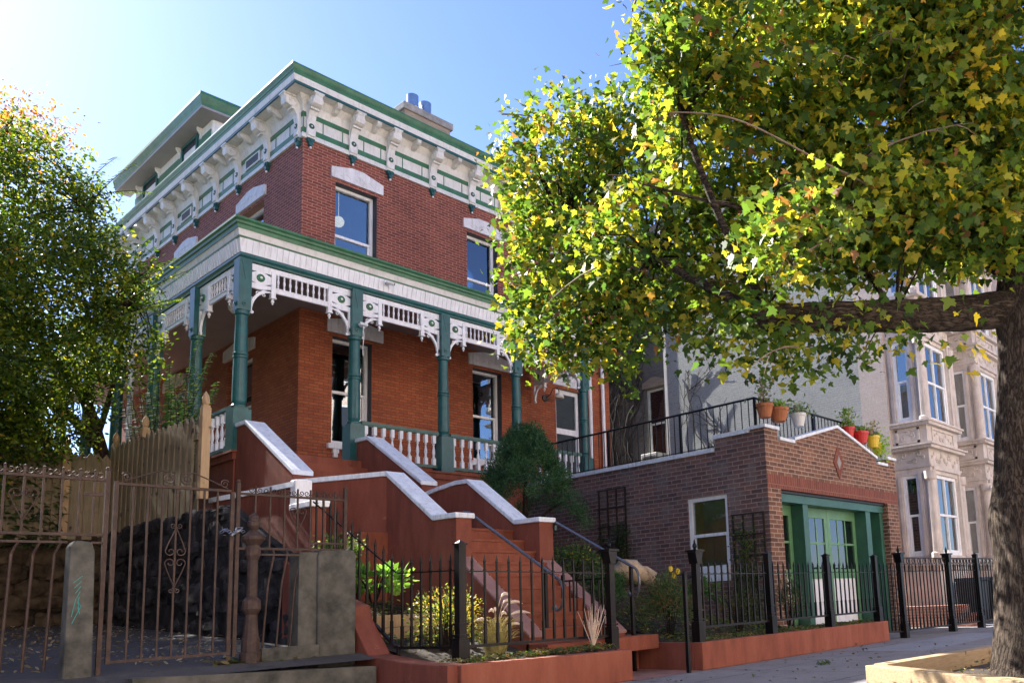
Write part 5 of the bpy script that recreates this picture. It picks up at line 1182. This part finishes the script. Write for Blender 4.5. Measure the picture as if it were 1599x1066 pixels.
limb(m, [(4.95, 17.9, 4.3), (4.2, 17.6, 4.9), (3.6, 17.4, 5.2), (3.1, 17.2, 5.4), (2.4, 17.2, 6.4)], .10, .02, 8); limb(m, [(4.7, 17.8, 5.0), (4.55, 17.2, 6.0), (4.4, 16.6, 7.0), (4.1, 16.2, 8.2)], .07, .02, 8); limb(m, [(4.9, 17.9, 4.5), (4.9, 17.3, 5.2), (4.8, 16.6, 5.8), (4.7, 15.6, 6.4)], .06, .02, 8)
limb(m, [(4.3, 18.2, 2.4), (4.25, 18.1, 4.0), (3.9, 17.9, 4.6), (3.2, 17.6, 4.9)], .09, .03, 8); limb(m, [(3.7, 18.4, 2.4), (3.75, 18.2, 4.4), (3.7, 18, 5.6)], .06, .02, 8)
m.build('trunk', 'bark', lt, smooth=True)
m = MB(); AN = [Vector(q) for q in ((4.55, 17.8, 5.3), (3.95, 17.7, 6.0), (3.4, 17.5, 7.2), (4.4, 16.6, 7), (3.1, 17.2, 5.4), (2.4, 17.2, 6.3), (4.7, 15.6, 6.4), (4.1, 16.2, 8.1), (3.2, 17.6, 4.9))]
for i in RNG.choice(len(C0), 420, replace=False):
    c = Vector(C0[i]); a = min(AN, key=lambda q: (q - c).length); m.tube([a, a.lerp(c, .5) + Vector((rt.uniform(-.1, .1), 0, .14)), c], [.018, .011, .004], 4, cap=False)
m.build('twigs', 'bark_thin', lt)
bgt = thing('background_tree', 'tall dense green tree filling the far background behind the garden tree', 'tree', (0, 25, 2.5))
P, C0 = lobes_points([(1.0, 25.0, 6.0, 3.2, 3.0), (3.6, 24, 5.0, 1.8, 2.2), (-2.0, 26, 7.5, 3, 3.2), (2.6, 26.5, 8.2, 2.0, 1.8), (4.8, 25.5, 4.2, 1.2, 1.6)], 18, .35, 14, .25); n = len(P)
leaf_obj('crown', P, rv(n) + np.array([0, 0, .5]), rv(n), RNG.uniform(.10, .2, n), palette(n, [(.04, .09, .012), (.08, .14, .016), (.24, .28, .03), (.025, .055, .01)], [5, 5, 2, 4], .3, 14), OVAL, 'leaf_small', bgt)
m = MB(); limb(m, [(1, 25.3, 2.4), (1.1, 25.2, 4.5), (.8, 25.1, 7.5)], .25, .08, 8); limb(m, [(1.05, 25.2, 4.2), (2.6, 25, 5.6), (3.2, 25.5, 7.4)], .14, .04, 8); limb(m, [(1.0, 25.2, 4.8), (-1, 25.6, 6.2), (-2, 26, 8)], .14, .04, 8); m.build('trunk', 'bark', bgt)
def feather(par, roots, mat='leaf_small', name='foliage', cols=None, w=None, ls=.07, step=.035):
    """arching shoots with paired leaves"""
    Ps, Ns, Ds = [], [], []; m = MB()
    for p0, p1, sag in roots:
        a, b = Vector(p0), Vector(p1); L_ = (b - a).length; k = int(L_ / step); pts = []
        for i in range(k + 1):
            t = i / k; q = a.lerp(b, t) + Vector((0, 0, sag * math.sin(math.pi * t))); pts.append(q)
            if t > .25:
                for s in (-1, 1):
                    d = (b - a).normalized(); sd_ = d.cross(Vector((0.3, -.8, .2))).normalized() * s
                    Ps.append(q); Ns.append(Vector((rt.uniform(-.3, .3), -.5, .7)) + sd_ * .2); Ds.append(sd_ + d * .7 + Vector((0, 0, rt.uniform(-.2, .2))))
        m.tube(pts, [.012 * (1 - .7 * i / k) for i in range(k + 1)], 4, cap=False)
    m.build('stems', 'bark_thin', par); n = len(Ps)
    leaf_obj(name, np.array([tuple(v) for v in Ps]), np.array([tuple(v) for v in Ns]), np.array([tuple(v) for v in Ds]), RNG.uniform(ls * .8, ls * 1.3, n), palette(n, cols, w, .2), OVAL, mat, par)
yg = [(.30, .42, .06), (.18, .30, .04), (.42, .50, .10), (.10, .20, .03)]
feather(lt, [((4.2, 15.3, 6.2), (4.75, 14.0, 6.75), .05), ((4.2, 15.2, 6.0), (4.9, 13.9, 6.55), .05), ((4.2, 15.3, 5.8), (4.85, 14.0, 6.1), .08), ((4.1, 15.4, 5.8), (4.7, 14.2, 6.0), .06), ((4.0, 16.0, 8.0), (4.5, 15.2, 8.75), .1), ((3.9, 16.1, 8.2), (4.3, 15.5, 8.9), .1), ((3.9, 16.0, 8.1), (4.75, 15.3, 8.35), .1)], cols=yg, w=[3, 4, 2, 3], name='shoots')
sh = thing('leafy_shrub', 'loose leafy shrub with arching bright shoots behind the wooden fence before the porch', 'shrub', (5.45, 16.2, 2.5))
roots = []
for i in range(46):
    b = (5.5 + rt.uniform(-.15, .2), 16.1 + rt.uniform(-.8, 1.2), 3.0); roots.append((b, (b[0] + rt.uniform(-.35, .3), b[1] + rt.uniform(-.9, .9), rt.uniform(4.3, 5.5)), rt.uniform(0, .15)))
roots += [((5.5, 16, 4.2), (5.62, 15.2, 5.95), .1), ((5.5, 16, 4.0), (5.75, 15.0, 5.6), .1), ((5.5, 15.9, 3.9), (5.7, 15.2, 5.2), .1), ((5.5, 15.9, 3.9), (5.8, 14.9, 4.95), .1)]
feather(sh, roots, cols=[(.10, .2, .04), (.06, .14, .03), (.3, .4, .08), (.04, .1, .03)], w=[4, 4, 1.5, 3], ls=.08, step=.05)
ot = thing('autumn_tree', 'distant orange brown autumn tree above the green tree at the left edge', 'tree', (5.5, 31, 1.5))
P, C0 = lobes_points([(5.95, 30.84, 16.9, 1.3, 1.1), (5.0, 31.3, 16.2, 1.2, 1.3), (4.2, 32, 15.2, 1.5, 2), (6.4, 30.6, 15.6, .8, .9)], 40, .28, 12, .3); n = len(P)
leaf_obj('crown', P, rv(n), rv(n), RNG.uniform(.10, .18, n), palette(n, [(.30, .15, .05), (.30, .13, .04), (.45, .30, .07), (.18, .16, .04)], [5, 4, 3, 2]), OVAL, 'leaf_small', ot)
m = MB(); limb(m, [(5.2, 31.2, 1.5), (5.0, 31.2, 8), (5.2, 31.1, 14), (5.7, 30.9, 17)], .3, .05, 10); m.build('trunk', 'bark', ot)

# conifer
cf = thing('dwarf_conifer', 'dense cone shaped dark green dwarf conifer between the stairs and the garage wall', 'shrub', (10.05, 11.8, 1.7))
m = MB(); limb(m, [(9.95, 11.75, 1.6), (9.98, 11.78, 2.3), (10.05, 11.8, 3.5)], .09, .03, 8); limb(m, [(9.97, 11.78, 2.3), (10.4, 11.6, 2.7), (10.7, 11.5, 2.9)], .045, .02, 6); limb(m, [(9.97, 11.78, 2.2), (9.7, 11.8, 2.7)], .05, .02, 6); m.build('trunk', 'bark_thin', cf)
Cn = []
for i in range(270):
    h = RNG.random() ** .75; z = 2.68 + h * 1.56; rad = .98 * (1 - h) ** .62 + .04; a = RNG.uniform(0, 6.28); q = rad * RNG.uniform(.70, 1.04); Cn.append((10.08 + q * math.cos(a), 11.8 + q * math.sin(a), z + .07 * math.sin(a * 3)))
for a in ((11.0, 11.3, 2.6), (11.1, 11.4, 2.7), (10.9, 11.1, 2.45)): Cn.append(a)
Cn = np.array(Cn); P = np.repeat(Cn, 190, 0); dd_ = rv(len(P)); P = P + dd_ * RNG.uniform(.06, .16, (len(P), 1)); P[:, 2] += .0; n = len(P)
leaf_obj('foliage', P, rv(n), dd_ + np.array([0, 0, .4]), RNG.uniform(.035, .06, n), palette(n, [(.045, .12, .05), (.06, .15, .05), (.08, .18, .055), (.03, .08, .035)], [5, 5, 2, 4], .45, 190), NEEDLE, 'needle', cf)

# garden plants
def bushy(name, label, cat, c, r, n, cols, w, ls, shape=OVAL, mat='leaf_small', up=.3, group=None, stem=True):
    t = thing(name, label, cat, (c[0], c[1], c[2] - r[2]), group)
    kc = max(8, n // 45); dc = rv(kc); dc[:, 2] = np.abs(dc[:, 2]) * 1.2 - .45; qc = RNG.uniform(.35, 1.12, kc)
    cl = np.repeat(dc * qc[:, None], n // kc + 1, 0)[:n]; d = cl + RNG.normal(size=(n, 3)) * .17; P = np.array(c) + d * np.array(r)
    leaf_obj('foliage', P, rv(n) + np.array([0, -.3, up]), d + np.array([0, 0, up]), RNG.uniform(ls * .6, ls * 1.3, n), palette(n, cols, w, .3, 30), shape, mat, t)
    if stem:
        m = MB()
        for k in range(14):
            a = rt.uniform(0, 6.28); e = rt.uniform(.3, .8); m.tube([(c[0] + .03 * math.cos(a), c[1] + .03 * math.sin(a), c[2] - r[2] - .05), (c[0] + e * .5 * r[0] * math.cos(a), c[1] + e * .5 * r[1] * math.sin(a), c[2] - .1 * r[2]), (c[0] + e * r[0] * math.cos(a), c[1] + e * r[1] * math.sin(a), c[2] + .6 * r[2])], [.008, .006, .003], 4, cap=False)
        m.build('stems', 'bark_thin', t)
    return t
bushy('yellow_shrub', 'yellow green small leaved shrub behind the fence, left of the tall black post', 'shrub', (5.72, 8.15, .82), (.42, .32, .42), 2600, [(.22, .23, .05), (.36, .29, .06), (.11, .16, .04), (.30, .18, .06), (.07, .11, .03)], [4, 3, 4, 1, 3], .04)
bushy('leafy_plant', 'light green broad leaved plant at the foot of the red wall, behind the climbing fence', 'plant', (5.75, 9.75, 1.35), (.35, .5, .22), 260, [(.14, .30, .05), (.24, .40, .08), (.08, .2, .04)], [3, 2, 2], .14)
bushy('tall_shrub', 'pale flowering green shrub against the red wall, behind the climbing fence', 'shrub', (5.62, 10.4, 1.75), (.25, .35, .38), 900, [(.16, .28, .06), (.4, .45, .2), (.1, .2, .04), (.6, .55, .5)], [4, 2, 3, .7], .055)
bushy('evergreen_shrub', 'dark green shrub with yellow flecks behind the right stair wall', 'shrub', (9.25, 9.75, 1.65), (.5, .5, .38), 2200, [(.05, .10, .03), (.09, .16, .04), (.35, .30, .03)], [5, 4, .6], .045)
bushy('evergreen_shrub', 'low dark green shrub under the boulder beside the fancy fence post', 'shrub', (9.15, 8.9, 1.15), (.35, .4, .35), 1300, [(.05, .12, .04), (.08, .17, .05)], [5, 4], .05)
bushy('feathery_shrub', 'feathery green and brown shrub at the left corner of the second planter', 'shrub', (9.35, 7.85, .90), (.38, .42, .48), 3600, [(.07, .13, .05), (.16, .13, .05), (.10, .17, .07), (.22, .15, .07)], [5, 3, 4, 2], .06, NEEDLE)
bushy('rose_bush', 'sparse bush with reddish leaves behind the fence before the garage corner', 'shrub', (12.2, 7.55, .80), (.5, .25, .45), 700, [(.06, .10, .04), (.14, .12, .05), (.2, .07, .05)], [5, 3, 1], .05)
bushy('rose_bush', 'sparse low bush in the long planter below the garage window', 'shrub', (10.9, 7.7, .75), (.5, .3, .38), 700, [(.06, .10, .04), (.14, .12, .05), (.10, .14, .05)], [5, 3, 2], .045)
bushy('green_plant', 'leafy green plant in the long planter under the white window box', 'plant', (11.2, 8.7, 1.05), (.28, .3, .24), 240, [(.06, .15, .05), (.09, .19, .06)], [3, 2], .11)
# silver dry plant
t = thing('dry_plant', 'pale dry branching plant right of the stair foot behind the fence', 'plant', (7.3, 7.42, .4)); m = MB()
for k in range(26):
    a = rt.uniform(0, 6.28); e = rt.uniform(.05, .3); h = rt.uniform(.3, .55); p = (7.3, 7.38, .4); q = (7.3 + e * math.cos(a) * .5, 7.38 + e * math.sin(a) * .2, .4 + h * .5); r_ = (7.3 + e * math.cos(a), 7.38 + e * math.sin(a) * .4, .4 + h); m.tube([p, q, r_], [.005, .004, .002], 4, cap=False); m.tube([q, (q[0] + rt.uniform(-.1, .1), q[1], q[2] + rt.uniform(.08, .2))], [.003, .0015], 4, cap=False)
m.build('stems', 'seed_head', t)
# fountain grass
t = thing('fountain_grass', 'clump of golden fountain grass with pale furry seed heads behind the fence', 'grass', (6.15, 7.75, .4))
n = 520; P = []; N = []; D = []; m = MB()
for k in range(300):
    a = rt.uniform(0, 6.28); e = rt.uniform(.08, .34); h = rt.uniform(.25, .62); b = (6.12 + rt.uniform(-.1, .1), 7.78 + rt.uniform(-.08, .08), .42)
    pts = [(b[0] + e * s * math.cos(a), b[1] + .7 * e * s * math.sin(a), b[2] + h * (1.6 * s - .9 * s * s)) for s in np.linspace(0, 1, 6)]
    m.tube(pts, [.0035, .0035, .003, .0025, .002, .001], 3, cap=False)
paint('grass_gold', (.45, .38, .12), .7, .35, 9, 0); m.build('blades', 'grass_gold', t)
m = MB(); m2 = MB()
for k, (dx, dy, h, cx) in enumerate([(-.32, 0, .62, -.1), (.12, -.02, .72, .1), (.40, .02, .92, .16), (.22, 0, .95, .0), (.28, .1, 1.08, .1), (.5, .0, .72, .2), (-.12, 0, .78, -.1), (.34, -.02, .5, .16), (.0, .05, .8, .0)]):
    b = Vector((6.15, 7.78, .45)); pts = [b + Vector((dx * s * s, dy * s, h * math.sin(s * 1.9) * .62)) for s in np.linspace(0, 1, 12)]
    m.tube(pts, .0035, 4, cap=False); m2.tube(pts[7:], [.006, .017, .02, .016, .005], 7)
m.build('stalks', 'dry_stem', t); m2.build('seed_heads', 'seed_head', t)
# yellow flowers
t = thing('yellow_flowers', 'three yellow daisies on thin stems above the feathery shrub', 'flowers', (9.4, 7.8, .9)); m = MB(); f = MB()
for dx, dy, z in ((-.06, 0, 1.40), (.03, .02, 1.30), (.08, -.02, 1.36)):
    m.tube([(9.35 + dx, 7.8 + dy, .9), (9.4 + dx, 7.8 + dy, z)], .004, 4)
    for q in range(10):
        a = q * .628; f.tube([(9.4 + dx, 7.79 + dy, z), (9.4 + dx + .045 * math.cos(a), 7.775 + dy, z + .045 * math.sin(a))], [.005, .011], 4)
m.build('stems', 'vine_stem', t); f.build('petals', 'yellow_plastic', t)
# boulder
m = MB(); rr = random.Random(8); rock(m, (9.75, 8.95, 1.40), (.40, .24, .165)); o = m.build('boulder', 'boulder', None, None, True); tag(o, 'smooth tan boulder with an orange end beside the iron gate', 'rock'); o.rotation_euler = (0, R(14), 0)
# ground cover
def cover(name, x0, x1, y0, y1, z, n, cols, w, ls, fz=None):
    x = RNG.uniform(x0, x1, n); y = RNG.uniform(y0, y1, n); zz = (np.array([fz(a, b) for a, b in zip(x, y)]) if fz else np.full(n, z)) + RNG.uniform(0, .05, n)
    o = leaf_obj(name, np.stack([x, y, zz], 1), rv(n) * .6 + np.array([0, -.2, 1]), rv(n), RNG.uniform(ls * .5, ls * 1.3, n), palette(n, cols, w, .3), OVAL, 'leaf_small', None); o['kind'] = 'stuff'; return o
mixg = [(.06, .12, .04), (.12, .2, .05), (.25, .18, .07), (.35, .28, .06), (.2, .12, .06)]
cover('ground_cover', 5.2, 7.5, 7.17, 7.55, .40, 1500, mixg, [4, 4, 3, 2, 3], .05)
cover('ground_cover', 8.97, 14.3, 7.0, 7.35, .36, 2200, mixg, [6, 3, 2, .5, 2], .05)
cover('ground_cover', 8.97, 12.4, 7.2, 11.5, .40, 5000, mixg, [6, 3, 2, .5, 2], .07, lambda x, y: .36 + bedz(x, y))
cover('ground_cover', 5.22, 6.65, 8.3, 11, .5, 900, mixg, [5, 5, 2, 1, 2], .07, lambda x, y: .38 + max(0, y - 7.6) * .22)
cover('leaf_litter', 1.0, 4.8, 9.0, 17.2, .6, 1500, [(.35, .27, .15), (.2, .14, .08), (.4, .35, .25)], [2, 3, 1], .06, lambda x, y: .54 + max(0, y - 8.7) * .055)
cover('leaf_litter', 6.6, 10.1, 1.5, 3.3, .11, 500, [(.2, .14, .08), (.12, .16, .05), (.4, .3, .1)], [3, 2, 1], .06)
cover('driveway_weeds', 3.4, 4.4, 8.62, 8.75, .52, 260, [(.10, .12, .04), (.2, .15, .07), (.05, .1, .03)], [2, 2, 2], .09)
cover('leaf_litter', 5.6, 14, 4.2, 6.8, .004, 130, [(.12, .09, .04), (.10, .12, .04)], [2, 1], .06)
cover('driveway_ivy', 1.0, 4.3, 17.1, 17.32, 1.5, 1500, [(.05, .1, .03), (.08, .14, .04)], [2, 1], .12, lambda x, y: 2.3 + RNG.random() * 1.3)
# cabbages
for x, y, lb in ((9.12, 7.08, 'flat silvery green leaf rosette at the left corner of the second planter'), (9.3, 7.3, 'flat silvery green leaf rosette just behind the corner rosette')):
    n = 16; a = np.linspace(0, 6.28, n); P = np.stack([x + .01 * np.cos(a), y + .01 * np.sin(a), np.full(n, .39)], 1); D = np.stack([np.cos(a), np.sin(a), np.full(n, .25)], 1); t = thing('leaf_rosette', lb, 'plant', (x, y, .36), 'silvery leaf rosettes')
    leaf_obj('leaves', P, np.stack([-.3 * np.cos(a), -.3 * np.sin(a), np.ones(n)], 1), D, np.full(n, .11), palette(n, [(.25, .36, .30), (.3, .4, .33)], [1, 1]), OVAL, 'leaf_small', t)
# stepping weeds on pavement
# trellises with climbers
def trellis(y0, y1, z0, z1, label, clabel, dens, cc):
    t = thing('trellis', label, 'trellis', (GX - .05, (y0 + y1) / 2, z0)); m = MB(); x0, x1 = GX - .045, GX - .02
    for k in range(4): y = y0 + (y1 - y0) * k / 3; m.box(x0, x1, y - .015, y + .015, z0, z1)
    for k in range(4): z = z0 + (z1 - z0) * (.25 + .25 * k); m.box(x0 - .012, x0, y0 - .03, y1 + .03, z - .015, z + .015)
    m.build('lattice', 'brass_dark', t)
    v = thing('climbing_plant', clabel, 'plant', (GX - .1, (y0 + y1) / 2, z0)); m = MB(); cs = []
    for k in range(5):
        y = rt.uniform(y0, y1); pts = []
        for q in range(9): z = z0 - .3 + (z1 - z0 + .1) * q / 8 * dens; pts.append((GX - .06 - rt.uniform(0, .05), y + rt.uniform(-.1, .1), z)); cs.append(pts[-1])
        m.tube(pts, .007, 4)
    m.build('stems', 'vine_stem', v); cs = np.array(cs); P = np.repeat(cs, 22, 0) + RNG.normal(size=(len(cs) * 22, 3)) * np.array([.04, .10, .09]); n = len(P); P[:, 0] = np.minimum(P[:, 0], GX - .03)
    leaf_obj('foliage', P, rv(n) + np.array([-.6, -.2, .3]), rv(n), RNG.uniform(.035, .07, n), palette(n, cc, [3, 2, 1]), OVAL, 'leaf_small', v)
trellis(11.5, 12.26, 1.75, 3.30, 'dark lattice trellis on the garage side wall, nearer the conifer', 'thin dark green climber on the trellis near the conifer', .6, [(.03, .07, .03), (.05, .1, .03), (.1, .1, .03)])
trellis(8.12, 8.80, .9, 2.44, 'dark lattice trellis on the garage side wall beside the window', 'leafy climber on the trellis beside the garage window', .9, [(.06, .13, .04), (.10, .17, .05), (.2, .2, .06)])
# bare vines on the grey walls
def vines(name, label, x, y0, y1, z0, z1, n, seed):
    r = random.Random(seed); m = MB()
    def grow(y, z, a, L_, rad):
        pts = [(x, y, z)]
        for k in range(int(L_ / .12)):
            a += r.uniform(-.32, .32); a = a * .95 + .05 * 0; y += .12 * math.sin(a); z += .12 * math.cos(a)
            if not (y0 - .1 < y < y1 + .1) or z > z1: break
            pts.append((x, y, z))
            if rad > .006 and r.random() < .16: grow(y, z, a + r.choice((-1, 1)) * r.uniform(.4, 1.0), L_ * r.uniform(.3, .6), rad * .6)
        if len(pts) > 1: m.tube(pts, [rad * (1 - .5 * k / len(pts)) for k in range(len(pts))], 4, cap=False)
    for k in range(n): grow(r.uniform(y0, y1), z0, r.uniform(-.3, .3), (z1 - z0) * r.uniform(.5, 1.2), r.uniform(.012, .026))
    tp(name, m, 'vine_stem', label, 'vine')
vines('bare_vine', 'leafless brown vines covering the shaded rear wing wall', 21.47, 18.8, 22.5, 3.0, 11.5, 26, 4)
vines('bare_vine', 'fine leafless vines spreading from the back corner of the grey side wall', 20.08, 14.2, 16.5, 3.0, 8.2, 7, 9)
# white paint flaking streaks on grey wall = sun catching mortar ridges
# flower pots on the railing
def pot(x, z, mat, label, plant, w=.15, y=6.66, white=False):
    t = thing('flower_pot', label, 'flower pot', (x, y, z), 'pots hanging on the terrace railing')
    MB().lathe([(w * .62, 0), (w * .92, .2), (w, .205), (w, .26), (w * .88, .26), (w * .82, .2)], (x, y, z), 16).build('pot', mat, t, smooth=False)
    n, cols, h, ls, sp = plant; P = np.stack([x + RNG.normal(0, sp, n), y + RNG.normal(0, sp * .7, n), z + .24 + RNG.uniform(0, 1, n) ** 1.5 * h], 1)
    leaf_obj('plant', P, rv(n), rv(n) + np.array([0, 0, .8]), RNG.uniform(ls * .6, ls * 1.3, n), palette(n, cols, [1] * len(cols)), OVAL, 'leaf_small', t)
    m = MB()
    for k in range(7): m.tube([(x + rt.uniform(-.04, .04), y, z + .2), (x + rt.uniform(-sp, sp), y, z + .24 + h * rt.uniform(.5, 1))], .004, 4, cap=False)
    m.build('stems', 'dry_stem', t)
pot(12.72, 4.22, 'terracotta', 'terracotta pot at the corner of the terrace railing, holding tall grey green sprigs', (260, [(.10, .14, .06), (.22, .2, .12)], .5, .06, .08), .17, 8.13)
pot(13.08, 4.18, 'terracotta', 'larger terracotta pot with light green leaves, right of the corner pot', (200, [(.2, .35, .08), (.3, .4, .1)], .14, .08, .09), .20, 8.05)
pot(13.55, 4.24, 'white_plastic', 'plain white pot with its plant mostly behind it, left of the trailing one', (60, [(.2, .3, .15)], .12, .06, .07), .14, 8.38)
pot(13.80, 4.18, 'white_plastic', 'white pot with trailing grey green plant on the terrace railing', (300, [(.12, .2, .1), (.3, .35, .25)], .2, .07, .16), .155, 8.05)
pot(16.02, 4.22, 'red_plastic', 'red pot with bushy green plant, left one of the two red pots', (340, [(.12, .25, .05), (.25, .3, .08)], .42, .07, .11), .155, 8.13)
pot(16.38, 4.14, 'red_plastic', 'red pot in front of the parapet slope, right one of the two red pots', (140, [(.2, .3, .07)], .14, .07, .10), .19, 8.02)
pot(16.98, 4.12, 'yellow_plastic', 'bright yellow pot with dry sprigs beside the red pots', (140, [(.3, .25, .12), (.2, .25, .08)], .36, .06, .10), .165, 8.02)
t = thing('flower_pot', 'green trailing plant in a small yellow pot, last on the terrace railing', 'flower pot', (17.35, 8.1, 4.05), 'pots hanging on the terrace railing')
MB().lathe([(.09, 0), (.13, .24), (.13, .28)], (17.36, 8.12, 4.02), 14).build('pot', 'yellow_plastic', t)
n = 420; P = np.stack([17.36 + RNG.normal(0, .14, n), 8.02 + RNG.normal(0, .08, n), 4.2 + RNG.normal(0, .14, n)], 1); leaf_obj('plant', P, rv(n), rv(n), RNG.uniform(.04, .09, n), palette(n, [(.25, .45, .05), (.35, .5, .1)], [1, 1]), OVAL, 'leaf_small', t)
# weeds on the pavement
for (x, y), lb in (((9.85, 5.6), 'tiny tuft of weeds growing from the pavement before the long planter'),):
    n = 60; P = np.stack([x + RNG.normal(0, .08, n), y + RNG.normal(0, .03, n), RNG.uniform(.0, .03, n)], 1); o = leaf_obj('weed_tuft', P, rv(n) + np.array([0, 0, .5]), rv(n), RNG.uniform(.03, .06, n), palette(n, [(.08, .14, .05)], [1]), OVAL, 'leaf_small', None); tag(o, lb, 'weed')
bpy.context.view_layer.update()
